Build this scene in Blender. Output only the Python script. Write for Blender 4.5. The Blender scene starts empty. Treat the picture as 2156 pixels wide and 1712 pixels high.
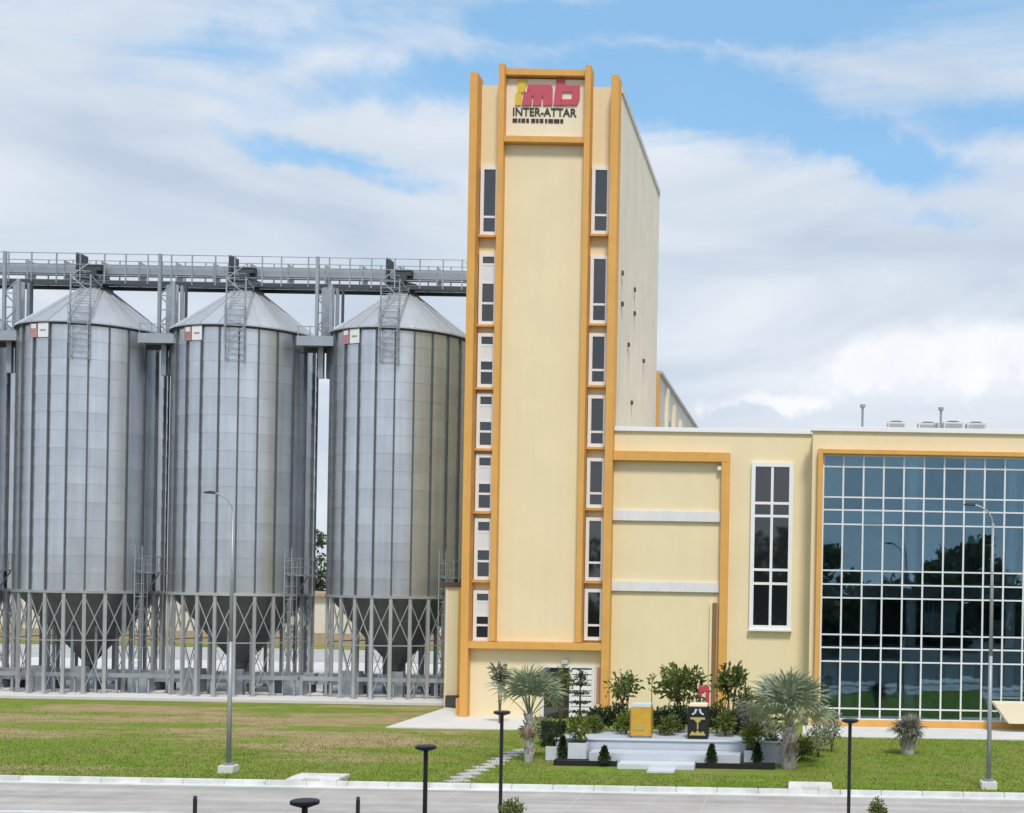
import bpy, bmesh, math, random
import numpy as np
from mathutils import Vector, Matrix
R = math.radians
random.seed(7); RNG = np.random.default_rng(7)
S = bpy.context.scene
COL = S.collection

# ------------------------------------------------------------------ camera
CAM_H, F, PPX, PPY, ROLL = 7.4, 2800.0, 1690.0, 1240.0, R(1.0)
cam_d = bpy.data.cameras.new('camera'); cam = bpy.data.objects.new('camera', cam_d); COL.objects.link(cam)
cam.location = (0, 0, CAM_H); cam.rotation_euler = (R(90), -ROLL, 0)
cam_d.sensor_fit = 'HORIZONTAL'; cam_d.sensor_width = 36; cam_d.lens = 36 * F / 2156
cam_d.shift_x = (1078 - PPX) / 2156; cam_d.shift_y = (PPY - 856) / 2156
cam_d.clip_start = 0.5; cam_d.clip_end = 6000
S.camera = cam
# ------------------------------------------------------------------ exposure
S.view_settings.view_transform = 'Standard'; S.view_settings.look = 'None'
S.view_settings.gamma = 1; S.view_settings.exposure = 1.0; S.view_settings.use_curve_mapping = False
S.render.engine = 'CYCLES'
S.cycles.max_bounces = 8; S.cycles.transparent_max_bounces = 12

# ------------------------------------------------------------------ sun + sky
SUN_EL, SUN_AZ = R(56), R(163)        # azimuth clockwise from +Y: behind the camera, a little to the right
sd = Vector((math.sin(SUN_AZ) * math.cos(SUN_EL), math.cos(SUN_AZ) * math.cos(SUN_EL), math.sin(SUN_EL)))
sun_d = bpy.data.lights.new('sun', 'SUN'); sun = bpy.data.objects.new('sun', sun_d); COL.objects.link(sun)
sun_d.energy = 1.5; sun_d.angle = R(11); sun_d.color = (1, 0.95, 0.87)
sun.rotation_euler = (-sd).to_track_quat('-Z', 'Y').to_euler(); sun.location = sd * 200

W = bpy.data.worlds.new('World'); S.world = W; W.use_nodes = True
wt = W.node_tree; wt.nodes.clear()
def wn(t, **k):
    n = wt.nodes.new(t)
    for a, b in k.items(): setattr(n, a, b)
    return n
def wl(a, b): wt.links.new(a, b)
def wm(op, a, b=None, c=None, clamp=False):
    n = wn('ShaderNodeMath', operation=op); n.use_clamp = clamp
    for i, v in enumerate((a, b, c)):
        if v is None: continue
        if isinstance(v, (int, float)): n.inputs[i].default_value = v
        else: wl(v, n.inputs[i])
    return n.outputs[0]
tc = wn('ShaderNodeTexCoord'); sep = wn('ShaderNodeSeparateXYZ'); wl(tc.outputs['Generated'], sep.inputs[0])
dx, dy, dz = sep.outputs
zz = wm('MAXIMUM', dz, 0.0)
den = wm('ADD', zz, 0.16)
comb = wn('ShaderNodeCombineXYZ'); wl(wm('DIVIDE', dx, den), comb.inputs[0]); wl(wm('DIVIDE', dy, den), comb.inputs[1]); comb.inputs[2].default_value = 3.7
def noise(vec, scale, detail=6, rough=0.55, dist=0.0):
    n = wn('ShaderNodeTexNoise'); n.inputs['Scale'].default_value = scale; n.inputs['Detail'].default_value = detail
    n.inputs['Roughness'].default_value = rough; n.inputs['Distortion'].default_value = dist
    wl(vec, n.inputs['Vector']); return n.outputs['Fac']
mp = wn('ShaderNodeMapping'); mp.inputs['Scale'].default_value = (0.55, 1.0, 1.0); wl(comb.outputs[0], mp.inputs[0])
n_big = noise(mp.outputs[0], 1.1, 7, 0.55, 0.4)
n_wisp = noise(mp.outputs[0], 3.2, 7, 0.62, 0.8)
mp3 = wn('ShaderNodeMapping'); mp3.inputs['Scale'].default_value = (1.6, 1.6, 5.5); wl(tc.outputs['Generated'], mp3.inputs[0])
n_sh0 = noise(mp3.outputs[0], 2.6, 6, 0.5, 0.5)
n_sh = wm('MULTIPLY', wm('SUBTRACT', n_sh0, 0.3), 2.4, clamp=True)
n_dir = noise(tc.outputs['Generated'], 9.0, 8, 0.6)
n_dir2 = noise(tc.outputs['Generated'], 26.0, 7, 0.6)
# blue openings in the cloud sheet (and the one heap cloud), given by bearing and height above the horizon
ysafe = wm('MAXIMUM', dy, 0.05)
uu = wm('DIVIDE', dx, ysafe); vv = wm('DIVIDE', dz, ysafe)
wu = wm('ADD', uu, wm('MULTIPLY', wm('SUBTRACT', n_dir, 0.5), 0.14)); wv = wm('ADD', vv, wm('MULTIPLY', wm('SUBTRACT', n_dir2, 0.5), 0.05))
def blob(x, y, sx, sy, slant=0.0, amp=1.0):
    u0, v0 = (x - PPX) / F, (PPY - y) / F
    a = wm('DIVIDE', wm('SUBTRACT', wu, u0), sx / F)
    b = wm('DIVIDE', wm('SUBTRACT', wm('SUBTRACT', wv, v0), wm('MULTIPLY', wm('SUBTRACT', wu, u0), slant)), sy / F)
    r2 = wm('ADD', wm('MULTIPLY', a, a), wm('MULTIPLY', b, b))
    return wm('MULTIPLY', wm('POWER', 2.718, wm('MULTIPLY', r2, -1.0)), amp)
holes = None
for b in ((1380, 195, 330, 90, -0.12, 1.1), (1800, 300, 260, 50, -0.2, .95), (690, 365, 260, 32, -0.22, .75), (1480, 40, 330, 70, 0, .8),
          (880, 185, 330, 70, 0.1, .75), (1180, 60, 250, 60, 0, .7), (1980, 465, 160, 34, 0, .35), (500, 120, 300, 60, .1, .5), (2150, 250, 240, 60, .05, .5)):
    h = blob(*b); holes = h if holes is None else wm('MAXIMUM', holes, h)
hi = wm('MINIMUM', wm('MULTIPLY', wm('SUBTRACT', zz, 0.235, clamp=True), 2.6), 0.42)
open_ = wm('ADD', wm('ADD', wm('MULTIPLY', holes, 0.85), hi), wm('MULTIPLY', wm('SUBTRACT', n_wisp, 0.5), 1.25))
open_ = wm('ADD', open_, wm('MULTIPLY', wm('SUBTRACT', n_big, 0.52), 0.8))
mr = wn('ShaderNodeMapRange', interpolation_type='SMOOTHSTEP'); wl(open_, mr.inputs[0]); mr.inputs[1].default_value = 0.12; mr.inputs[2].default_value = 0.78
mr.inputs[3].default_value = 1.0; mr.inputs[4].default_value = 0.08
cover = mr.outputs[0]
# heap cloud low on the right
cum = wm('MAXIMUM', blob(1900, 765, 190, 75, 0.15, 1.0), blob(2140, 735, 150, 80, 0.0, 1.0))
cum = wm('MAXIMUM', cum, blob(1640, 845, 170, 30, 0.1, .75))
cum = wm('ADD', cum, wm('ADD', wm('MULTIPLY', wm('SUBTRACT', n_dir2, 0.5), 1.2), wm('MULTIPLY', wm('SUBTRACT', n_dir, 0.5), .8)))
mr2 = wn('ShaderNodeMapRange', interpolation_type='SMOOTHSTEP'); wl(cum, mr2.inputs[0]); mr2.inputs[1].default_value = 0.28; mr2.inputs[2].default_value = 0.8
heap = mr2.outputs[0]
sky = wn('ShaderNodeTexSky', sky_type='NISHITA'); sky.sun_disc = False; sky.sun_elevation = SUN_EL; sky.sun_rotation = SUN_AZ
sky.air_density = 1.0; sky.dust_density = 0.6; sky.ozone_density = 1.4
def mixc(f, a, b):
    m = wn('ShaderNodeMix', data_type='RGBA')
    if isinstance(f, float): m.inputs[0].default_value = f
    else: wl(f, m.inputs[0])
    for i, v in ((6, a), (7, b)):
        if isinstance(v, tuple): m.inputs[i].default_value = (*v, 1)
        else: wl(v, m.inputs[i])
    return m.outputs[2]
blue = mixc(0.45, sky.outputs[0], (.85, 2.7, 4.4))
cloudc = mixc(n_sh, (2.65, 3.15, 3.85), (4.2, 4.45, 4.75))
sheet = mixc(cover, blue, cloudc)
heapc = mixc(n_dir2, (4.15, 4.25, 4.6), (5.2, 5.25, 5.45))
skyc = mixc(heap, sheet, heapc)
bg = wn('ShaderNodeBackground'); bg.inputs['Strength'].default_value = 0.1; wl(skyc, bg.inputs[0])
wo = wn('ShaderNodeOutputWorld'); wl(bg.outputs[0], wo.inputs[0])

# ------------------------------------------------------------------ photograph pixel (at 2156 wide) + depth -> metres
CR, SR = math.cos(ROLL), math.sin(ROLL)
def uv(x, y):
    a, b = x - PPX, y - PPY
    return a * CR + b * SR, a * SR - b * CR
def PX(x, y, Y): return uv(x, y)[0] * Y / F
def PZ(x, y, Y): return CAM_H + uv(x, y)[1] * Y / F
def G(x, y, z=0.0):
    u, v = uv(x, y); Y = (z - CAM_H) * F / v
    return u * Y / F, Y

# ------------------------------------------------------------------ materials
MATS = {}
SZ0_ = 6.5
def mat(name, c, rough=0.7, metal=0.0, var=0.08, scale=1.5, bump=0.0, bscale=30, objrand=0.0, spec=0.5, streak=0.0, c2=None, coat=0.0, dust=None, sdir=(2.2, 2.2, .09)):
    m = bpy.data.materials.new(name); m.use_nodes = True; t = m.node_tree; p = t.nodes['Principled BSDF']
    p.inputs['Roughness'].default_value = rough; p.inputs['Metallic'].default_value = metal
    p.inputs['Specular IOR Level'].default_value = spec
    if coat: p.inputs['Coat Weight'].default_value = coat
    geo = t.nodes.new('ShaderNodeNewGeometry')
    n = t.nodes.new('ShaderNodeTexNoise'); n.inputs['Scale'].default_value = scale; n.inputs['Detail'].default_value = 8; n.inputs['Roughness'].default_value = 0.65
    t.links.new(geo.outputs['Position'], n.inputs['Vector'])
    mx = t.nodes.new('ShaderNodeMix'); mx.data_type = 'RGBA'
    lo = tuple(v * (1 - var) for v in c); hi = tuple(min(v * (1 + var), 0.98) for v in (c2 or c))
    mx.inputs[6].default_value = (*lo, 1); mx.inputs[7].default_value = (*hi, 1)
    mrr = t.nodes.new('ShaderNodeMapRange'); t.links.new(n.outputs['Fac'], mrr.inputs[0]); mrr.inputs[1].default_value = 0.3; mrr.inputs[2].default_value = 0.7
    t.links.new(mrr.outputs[0], mx.inputs[0]); out = mx.outputs[2]
    if streak:
        mpn = t.nodes.new('ShaderNodeMapping'); mpn.inputs['Scale'].default_value = sdir; t.links.new(geo.outputs['Position'], mpn.inputs[0])
        n2 = t.nodes.new('ShaderNodeTexNoise'); n2.inputs['Scale'].default_value = 1.4; n2.inputs['Detail'].default_value = 6; t.links.new(mpn.outputs[0], n2.inputs['Vector'])
        m2 = t.nodes.new('ShaderNodeMapRange'); t.links.new(n2.outputs['Fac'], m2.inputs[0]); m2.inputs[1].default_value = 0.35; m2.inputs[2].default_value = 0.75
        m2.inputs[3].default_value = 1.0; m2.inputs[4].default_value = 1.0 - streak
        mu = t.nodes.new('ShaderNodeMix'); mu.data_type = 'RGBA'; mu.blend_type = 'MULTIPLY'; mu.inputs[0].default_value = 1
        t.links.new(out, mu.inputs[6]); t.links.new(m2.outputs[0], mu.inputs[7]); out = mu.outputs[2]
    if dust:                                # settled dust low on a wall, ragged upper edge
        sx_ = t.nodes.new('ShaderNodeSeparateXYZ'); t.links.new(geo.outputs['Position'], sx_.inputs[0])
        d1 = t.nodes.new('ShaderNodeMath'); d1.operation = 'MULTIPLY_ADD'; t.links.new(n.outputs['Fac'], d1.inputs[0]); d1.inputs[1].default_value = dust[1] * 1.6; t.links.new(sx_.outputs[2], d1.inputs[2])
        d2 = t.nodes.new('ShaderNodeMapRange'); t.links.new(d1.outputs[0], d2.inputs[0]); d2.inputs[1].default_value = dust[0] + dust[1] * .5; d2.inputs[2].default_value = dust[0] + dust[1] * 1.7; d2.inputs[3].default_value = .5; d2.inputs[4].default_value = 0
        dm_ = t.nodes.new('ShaderNodeMix'); dm_.data_type = 'RGBA'; t.links.new(d2.outputs[0], dm_.inputs[0]); t.links.new(out, dm_.inputs[6]); dm_.inputs[7].default_value = (.52, .52, .51, 1); out = dm_.outputs[2]
    if objrand:
        oi = t.nodes.new('ShaderNodeObjectInfo'); hs = t.nodes.new('ShaderNodeHueSaturation')
        m3 = t.nodes.new('ShaderNodeMapRange'); t.links.new(oi.outputs['Random'], m3.inputs[0]); m3.inputs[3].default_value = 1 - objrand; m3.inputs[4].default_value = 1 + objrand
        t.links.new(m3.outputs[0], hs.inputs['Value']); t.links.new(out, hs.inputs['Color']); out = hs.outputs[0]
    t.links.new(out, p.inputs['Base Color'])
    if bump:
        nb = t.nodes.new('ShaderNodeTexNoise'); nb.inputs['Scale'].default_value = bscale; nb.inputs['Detail'].default_value = 4; t.links.new(geo.outputs['Position'], nb.inputs['Vector'])
        bp = t.nodes.new('ShaderNodeBump'); bp.inputs['Strength'].default_value = bump; bp.inputs['Distance'].default_value = 0.02
        t.links.new(nb.outputs['Fac'], bp.inputs['Height']); t.links.new(bp.outputs[0], p.inputs['Normal'])
    MATS[name] = m; return m
def leafmat(name, c, c2, trans=0.3, rough=0.55):
    m = bpy.data.materials.new(name); m.use_nodes = True; t = m.node_tree; p = t.nodes['Principled BSDF']
    p.inputs['Roughness'].default_value = rough; p.inputs['Specular IOR Level'].default_value = 0.35
    geo = t.nodes.new('ShaderNodeNewGeometry'); n = t.nodes.new('ShaderNodeTexNoise'); n.inputs['Scale'].default_value = 2.2; n.inputs['Detail'].default_value = 4
    t.links.new(geo.outputs['Position'], n.inputs['Vector'])
    ad = t.nodes.new('ShaderNodeMath'); ad.operation = 'ADD'; t.links.new(n.outputs['Fac'], ad.inputs[0])
    ms = t.nodes.new('ShaderNodeMath'); ms.operation = 'MULTIPLY_ADD'; t.links.new(geo.outputs['Random Per Island'], ms.inputs[0]); ms.inputs[1].default_value = 0.8; ms.inputs[2].default_value = -0.4
    t.links.new(ms.outputs[0], ad.inputs[1]); ad.use_clamp = True
    mx = t.nodes.new('ShaderNodeMix'); mx.data_type = 'RGBA'; mx.inputs[6].default_value = (*c, 1); mx.inputs[7].default_value = (*c2, 1); t.links.new(ad.outputs[0], mx.inputs[0])
    t.links.new(mx.outputs[2], p.inputs['Base Color'])
    tr = t.nodes.new('ShaderNodeBsdfTranslucent'); t.links.new(mx.outputs[2], tr.inputs[0])
    sh = t.nodes.new('ShaderNodeMixShader'); sh.inputs[0].default_value = trans; t.links.new(p.outputs[0], sh.inputs[1]); t.links.new(tr.outputs[0], sh.inputs[2])
    t.links.new(sh.outputs[0], t.nodes['Material Output'].inputs[0]); MATS[name] = m; return m

mat('beige', (.80, .675, .435), .85, var=.035, scale=.3, bump=.25, bscale=14, streak=.03, dust=None)
mat('beige_light', (.80, .71, .52), .8, var=.03, scale=.7, streak=.04)
mat('orange', (.71, .375, .095), .8, var=.07, scale=.7, streak=.10, bump=.15, bscale=14)
mat('white_paint', (.80, .80, .80), .55, var=.03, scale=2)
mat('white_frame', (.72, .735, .75), .4, var=.06, scale=1.2)
mat('band_white', (.74, .72, .72), .7, var=.04, streak=.08)
mat('cladding', (.63, .595, .52), .6, var=.05, scale=.5, streak=.12)
mat('dark_hole', (.02, .02, .02), .8)
mat('galv', (.70, .725, .755), .36, metal=.94, var=.09, scale=.5, objrand=.055, streak=.16, dust=(SZ0_, 3.5))
mat('galv_roof', (.52, .54, .57), .5, metal=.6, var=.07, scale=.8, objrand=.06)
mat('galv_dark', (.12, .13, .145), .55, metal=.5, var=.1)
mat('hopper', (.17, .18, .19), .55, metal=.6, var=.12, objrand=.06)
mat('leg', (.44, .455, .47), .5, metal=.5, var=.1, objrand=.12)
mat('steel', (.36, .39, .42), .5, metal=.5, var=.1, objrand=.1)
mat('steel_dark', (.07, .08, .09), .6, metal=.3, var=.1)
mat('conveyor', (.40, .43, .46), .5, metal=.5, var=.08)
mat('red_plate', (.44, .24, .23), .6, var=.2)
mat('concrete', (.48, .46, .45), .85, var=.10, scale=.8, bump=.2, bscale=20)
mat('concrete_light', (.62, .60, .58), .85, var=.07, scale=.8, bump=.15, bscale=20)
mat('kerb_white', (.62, .62, .60), .8, var=.2, scale=1.1)
mat('yard', (.42, .41, .395), .9, var=.12, scale=.25)
mat('dark_ground', (.055, .058, .062), .9, var=.25, scale=.4)
mat('plinth', (.50, .54, .59), .55, var=.05, scale=1.2, streak=.05)
mat('planter_white', (.58, .61, .65), .5, var=.05, scale=2)
mat('gold', (.62, .37, .05), .45, var=.12, scale=3, metal=.2)
mat('gold_trim', (.62, .50, .16), .4, metal=.5, var=.1)
mat('black', (.012, .012, .013), .45, var=.1)
mat('brown_dark', (.09, .055, .035), .7, var=.2)
mat('brown_trim', (.26, .13, .045), .7, var=.1)
mat('red_sign', (.52, .055, .09), .5, var=.05)
mat('logo_red', (.52, .075, .11), .5, var=.05)
mat('logo_yellow', (.66, .46, .04), .5, var=.05)
mat('letter_black', (.03, .025, .02), .6)
mat('trunk_grey', (.34, .31, .28), .9, var=.3, scale=6, bump=.6, bscale=25)
mat('trunk_brown', (.12, .085, .06), .9, var=.3, scale=6, bump=.5, bscale=25)
mat('lamp_grey', (.33, .355, .36), .5, metal=.4, var=.05)
mat('soil', (.055, .042, .03), .95, var=.3, scale=5)
mat('inner_wall', (.42, .43, .43), .8, var=.1)
mat('inner_dark', (.20, .215, .225), .8, var=.5, scale=.5)
mat('curtain_cloth', (.42, .48, .52), .8, var=.12, scale=2)
mat('spandrel', (.20, .225, .24), .6, var=.12, scale=1.2)
mat('inner_column', (.74, .78, .80), .6, var=.05)
mat('blind', (.72, .74, .78), .6, var=.03)
mat('warehouse', (.66, .60, .50), .8, var=.05)
mat('brown_base', (.40, .30, .20), .8, var=.1)
leafmat('leaf_palm', (.19, .235, .14), (.40, .43, .30), .25)
leafmat('leaf_dead', (.16, .11, .06), (.30, .23, .14), .15)
leafmat('leaf_dark', (.018, .034, .012), (.065, .095, .03), .2)
leafmat('leaf_mid', (.085, .125, .028), (.22, .26, .07), .4)
leafmat('leaf_lime', (.10, .15, .02), (.26, .30, .06), .35)
leafmat('leaf_far', (.05, .075, .03), (.12, .15, .06), .4)
leafmat('leaf_grey', (.13, .135, .10), (.27, .26, .20), .2)
leafmat('grass_blade', (.15, .215, .03), (.24, .29, .05), .5)
mat('hedge_core', (.014, .022, .009), .9, var=.3)

# window glass, opaque dark room behind a reflecting pane
def glassmat(name, c, ior, rough=.03):
    m = bpy.data.materials.new(name); m.use_nodes = True; t = m.node_tree; p = t.nodes['Principled BSDF']
    p.inputs['Base Color'].default_value = (*c, 1); p.inputs['Roughness'].default_value = rough; p.inputs['IOR'].default_value = ior
    geo = t.nodes.new('ShaderNodeNewGeometry'); n = t.nodes.new('ShaderNodeTexNoise'); n.inputs['Scale'].default_value = .7; t.links.new(geo.outputs['Position'], n.inputs['Vector'])
    b = t.nodes.new('ShaderNodeBump'); b.inputs['Strength'].default_value = .05; b.inputs['Distance'].default_value = .05; t.links.new(n.outputs['Fac'], b.inputs['Height']); t.links.new(b.outputs[0], p.inputs['Normal'])
    MATS[name] = m
glassmat('window_glass', (.012, .015, .018), 1.95)
def curtain_glass():
    m = bpy.data.materials.new('curtain_glass'); m.use_nodes = True; t = m.node_tree; t.nodes.remove(t.nodes['Principled BSDF'])
    tr = t.nodes.new('ShaderNodeBsdfTransparent'); tr.inputs[0].default_value = (.82, .90, .93, 1)
    gl = t.nodes.new('ShaderNodeBsdfGlossy'); gl.inputs['Roughness'].default_value = .015; gl.inputs['Color'].default_value = (.52, .80, .95, 1)
    geo = t.nodes.new('ShaderNodeNewGeometry'); n = t.nodes.new('ShaderNodeTexNoise'); n.inputs['Scale'].default_value = .8; t.links.new(geo.outputs['Position'], n.inputs['Vector'])
    oi = t.nodes.new('ShaderNodeObjectInfo')
    b = t.nodes.new('ShaderNodeBump'); b.inputs['Strength'].default_value = .06; b.inputs['Distance'].default_value = .05; t.links.new(n.outputs['Fac'], b.inputs['Height']); t.links.new(b.outputs[0], gl.inputs['Normal'])
    fr = t.nodes.new('ShaderNodeFresnel'); fr.inputs[0].default_value = 2.0
    mm = t.nodes.new('ShaderNodeMath'); mm.operation = 'MULTIPLY_ADD'; t.links.new(oi.outputs['Random'], mm.inputs[0]); mm.inputs[1].default_value = .06; mm.inputs[2].default_value = .03
    ad = t.nodes.new('ShaderNodeMath'); ad.operation = 'ADD'; t.links.new(fr.outputs[0], ad.inputs[0]); t.links.new(mm.outputs[0], ad.inputs[1])
    sh = t.nodes.new('ShaderNodeMixShader'); t.links.new(ad.outputs[0], sh.inputs[0]); t.links.new(tr.outputs[0], sh.inputs[1]); t.links.new(gl.outputs[0], sh.inputs[2])
    t.links.new(sh.outputs[0], t.nodes['Material Output'].inputs[0]); MATS['curtain_glass'] = m
curtain_glass()

# lawn: greens with dry brown patches on the silo side
def lawnmat():
    m = bpy.data.materials.new('lawn'); m.use_nodes = True; t = m.node_tree; p = t.nodes['Principled BSDF']; p.inputs['Roughness'].default_value = .95; p.inputs['Specular IOR Level'].default_value = .1
    geo = t.nodes.new('ShaderNodeNewGeometry'); pos = geo.outputs['Position']
    def nz(s, d=8, sc=None):
        src = pos
        if sc:
            q = t.nodes.new('ShaderNodeMapping'); q.inputs['Scale'].default_value = sc; t.links.new(pos, q.inputs[0]); src = q.outputs[0]
        n = t.nodes.new('ShaderNodeTexNoise'); n.inputs['Scale'].default_value = s; n.inputs['Detail'].default_value = d; n.inputs['Roughness'].default_value = .65; t.links.new(src, n.inputs['Vector']); return n.outputs['Fac']
    def rng(v, a, b, lo=0, hi=1):
        q = t.nodes.new('ShaderNodeMapRange'); q.interpolation_type = 'SMOOTHSTEP'; t.links.new(v, q.inputs[0]); q.inputs[1].default_value = a; q.inputs[2].default_value = b; q.inputs[3].default_value = lo; q.inputs[4].default_value = hi; return q.outputs[0]
    def mth(op, a, b):
        q = t.nodes.new('ShaderNodeMath'); q.operation = op; q.use_clamp = False
        for i, v in enumerate((a, b)):
            if isinstance(v, (int, float)): q.inputs[i].default_value = v
            else: t.links.new(v, q.inputs[i])
        return q.outputs[0]
    def mx(f, a, b):
        q = t.nodes.new('ShaderNodeMix'); q.data_type = 'RGBA'; t.links.new(f, q.inputs[0])
        for i, v in ((6, a), (7, b)):
            if isinstance(v, tuple): q.inputs[i].default_value = (*v, 1)
            else: t.links.new(v, q.inputs[i])
        return q.outputs[2]
    g = mx(rng(nz(1.2), .3, .7), (.120, .185, .022), (.20, .272, .040))
    g = mx(rng(nz(.35), .4, .7), g, (.215, .225, .06))
    g = mx(rng(nz(.9, 6, (1, .5, 1)), .58, .75), g, (.085, .13, .02))
    g = mx(rng(nz(.12, 5), .5, .68), g, (.20, .24, .045))
    sp = t.nodes.new('ShaderNodeSeparateXYZ'); t.links.new(pos, sp.inputs[0])
    left = rng(sp.outputs[0], -10, -22)
    far = mth('MULTIPLY', rng(sp.outputs[1], 52, 64), rng(sp.outputs[1], 80, 73))
    dry = mth('MULTIPLY', left, mth('ADD', mth('MULTIPLY', far, .5), rng(nz(.22, 10, (.35, 1, 1)), .35, .75, -.4, .95)))
    d = mx(rng(nz(.8), .3, .7), (.40, .295, .17), (.27, .23, .10))
    c = mx(rng(dry, .15, .65), g, d)
    t.links.new(c, p.inputs['Base Color'])
    b = t.nodes.new('ShaderNodeBump'); b.inputs['Strength'].default_value = .8; b.inputs['Distance'].default_value = .05; t.links.new(nz(14, 3), b.inputs['Height']); t.links.new(b.outputs[0], p.inputs['Normal'])
    MATS['lawn'] = m
lawnmat()
def roadmat():
    m = mat('road', (.43, .395, .365), .85, var=.12, scale=.5, bump=.3, bscale=40, c2=(.47, .44, .42), streak=.30, sdir=(.05, 1.1, 1))
roadmat()

# ------------------------------------------------------------------ mesh builder
class MB:
    def __init__(s): s.v = []; s.f = []
    def box(s, x0, x1, y0, y1, z0, z1):
        n = len(s.v); s.v += [(x, y, z) for z in (z0, z1) for y in (y0, y1) for x in (x0, x1)]
        s.f += [tuple(n + i for i in q) for q in ((0, 2, 3, 1), (4, 5, 7, 6), (0, 1, 5, 4), (2, 6, 7, 3), (0, 4, 6, 2), (1, 3, 7, 5))]; return s
    def bar(s, a, b, r, k=6, r2=None, cap=True):
        a, b = Vector(a), Vector(b); d = (b - a)
        if d.length < 1e-6: return s
        d.normalize(); p = d.orthogonal().normalized(); q = d.cross(p); n = len(s.v); r2 = r if r2 is None else r2
        for c, rr in ((a, r), (b, r2)):
            for i in range(k):
                t = 2 * math.pi * i / k; s.v.append(tuple(c + (p * math.cos(t) + q * math.sin(t)) * rr))
        s.f += [(n + i, n + (i + 1) % k, n + k + (i + 1) % k, n + k + i) for i in range(k)]
        if cap: s.f += [tuple(n + i for i in reversed(range(k))), tuple(n + k + i for i in range(k))]
        return s
    def tube(s, pts, r, k=6):
        for i in range(len(pts) - 1):
            ra = r[i] if isinstance(r, (list, tuple)) else r; rb = r[i + 1] if isinstance(r, (list, tuple)) else r
            s.bar(pts[i], pts[i + 1], ra, k, rb)
        return s
    def lathe(s, prof, k=16, c=(0, 0), arc=None, a0=0.0, cap=True):
        n = len(s.v); full = arc is None; m = k if full else k + 1
        for (r, z) in prof:
            for i in range(m):
                t = a0 + (2 * math.pi if full else arc) * i / k; s.v.append((c[0] + r * math.cos(t), c[1] + r * math.sin(t), z))
        for j in range(len(prof) - 1):
            for i in range(k):
                i2 = (i + 1) % m; s.f.append((n + j * m + i, n + j * m + i2, n + (j + 1) * m + i2, n + (j + 1) * m + i))
        if cap and full:
            s.f.append(tuple(n + i for i in reversed(range(m)))); s.f.append(tuple(n + (len(prof) - 1) * m + i for i in range(m)))
        return s
    def prism(s, poly, y0, y1):            # poly in (x, z), counter-clockwise seen from -Y
        n = len(s.v); k = len(poly); s.v += [(x, y0, z) for x, z in poly] + [(x, y1, z) for x, z in poly]
        s.f += [tuple(n + i for i in range(k)), tuple(n + k + i for i in reversed(range(k)))]
        s.f += [(n + i, n + k + i, n + k + (i + 1) % k, n + (i + 1) % k) for i in range(k)]; return s
    def slab(s, poly, z0, z1):             # poly in (x, y)
        n = len(s.v); k = len(poly); s.v += [(x, y, z0) for x, y in poly] + [(x, y, z1) for x, y in poly]
        s.f += [tuple(n + i for i in reversed(range(k))), tuple(n + k + i for i in range(k))]
        s.f += [(n + i, n + (i + 1) % k, n + k + (i + 1) % k, n + k + i) for i in range(k)]; return s
    def mesh(s, name, m, smooth=False, bev=0.0):
        me = bpy.data.meshes.new(name); me.from_pydata(s.v, [], s.f)
        bm = bmesh.new(); bm.from_mesh(me); bmesh.ops.recalc_face_normals(bm, faces=bm.faces)
        if bev: bmesh.ops.bevel(bm, geom=bm.edges[:], offset=bev, segments=2, affect='EDGES', clamp_overlap=True)
        bm.to_mesh(me); bm.free()
        if smooth: me.polygons.foreach_set('use_smooth', [True] * len(me.polygons))
        me.materials.append(MATS[m]); return me
    def build(s, name, m, parent=None, smooth=False, bev=0.0, loc=None, rot=None):
        return put(name, s.mesh(name, m, smooth, bev), parent, loc, rot)
def put(name, me, parent=None, loc=None, rot=None):
    o = bpy.data.objects.new(name, me); COL.objects.link(o); o.parent = parent
    if loc: o.location = loc
    if rot: o.rotation_euler = rot
    return o
def box(name, m, x0, x1, y0, y1, z0, z1, parent=None, bev=0.0): return MB().box(x0, x1, y0, y1, z0, z1).build(name, m, parent, bev=bev)
def thing(name, label, cat, loc=(0, 0, 0), rz=0.0, group=None):
    o = bpy.data.objects.new(name, None); COL.objects.link(o); o.location = loc; o.rotation_euler = (0, 0, rz); o.empty_display_size = .2
    return tag(o, label, cat, group)
def tag(o, label, cat, group=None):
    o['label'] = label; o['category'] = cat
    if group: o['group'] = group
    return o
def struct(o): o['kind'] = 'structure'; return o
def leaves_mesh(name, pts, size, m, up=0.3, aspect=.45, out=None):
    """pts (n,3); one diamond leaf at each point"""
    n = len(pts); d = RNG.normal(size=(n, 3))
    if out is not None: d = d + out * 1.2
    d[:, 2] += up; d /= np.linalg.norm(d, axis=1)[:, None]
    w = np.cross(d, RNG.normal(size=(n, 3))); w /= np.linalg.norm(w, axis=1)[:, None]
    L = (size * RNG.uniform(.6, 1.3, n))[:, None]
    nr = np.cross(d, w) * L * .12
    v = np.stack([pts, pts + d * L * .5 + w * L * aspect * .5 + nr, pts + d * L, pts + d * L * .5 - w * L * aspect * .5 + nr], 1).reshape(-1, 3)
    me = bpy.data.meshes.new(name); me.vertices.add(4 * n); me.vertices.foreach_set('co', v.ravel())
    me.loops.add(4 * n); me.loops.foreach_set('vertex_index', np.arange(4 * n, dtype=np.int32)); me.polygons.add(n)
    me.polygons.foreach_set('loop_start', np.arange(0, 4 * n, 4, dtype=np.int32)); me.polygons.foreach_set('loop_total', np.full(n, 4, dtype=np.int32))
    me.update(); me.validate(); me.materials.append(MATS[m]); return me
def ball_pts(n, c, r, shell=.45):
    d = RNG.normal(size=(n, 3)); d /= np.linalg.norm(d, axis=1)[:, None]
    k = RNG.uniform(shell, 1, n)[:, None]
    return np.array(c) + d * k * np.array(r), d

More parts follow.
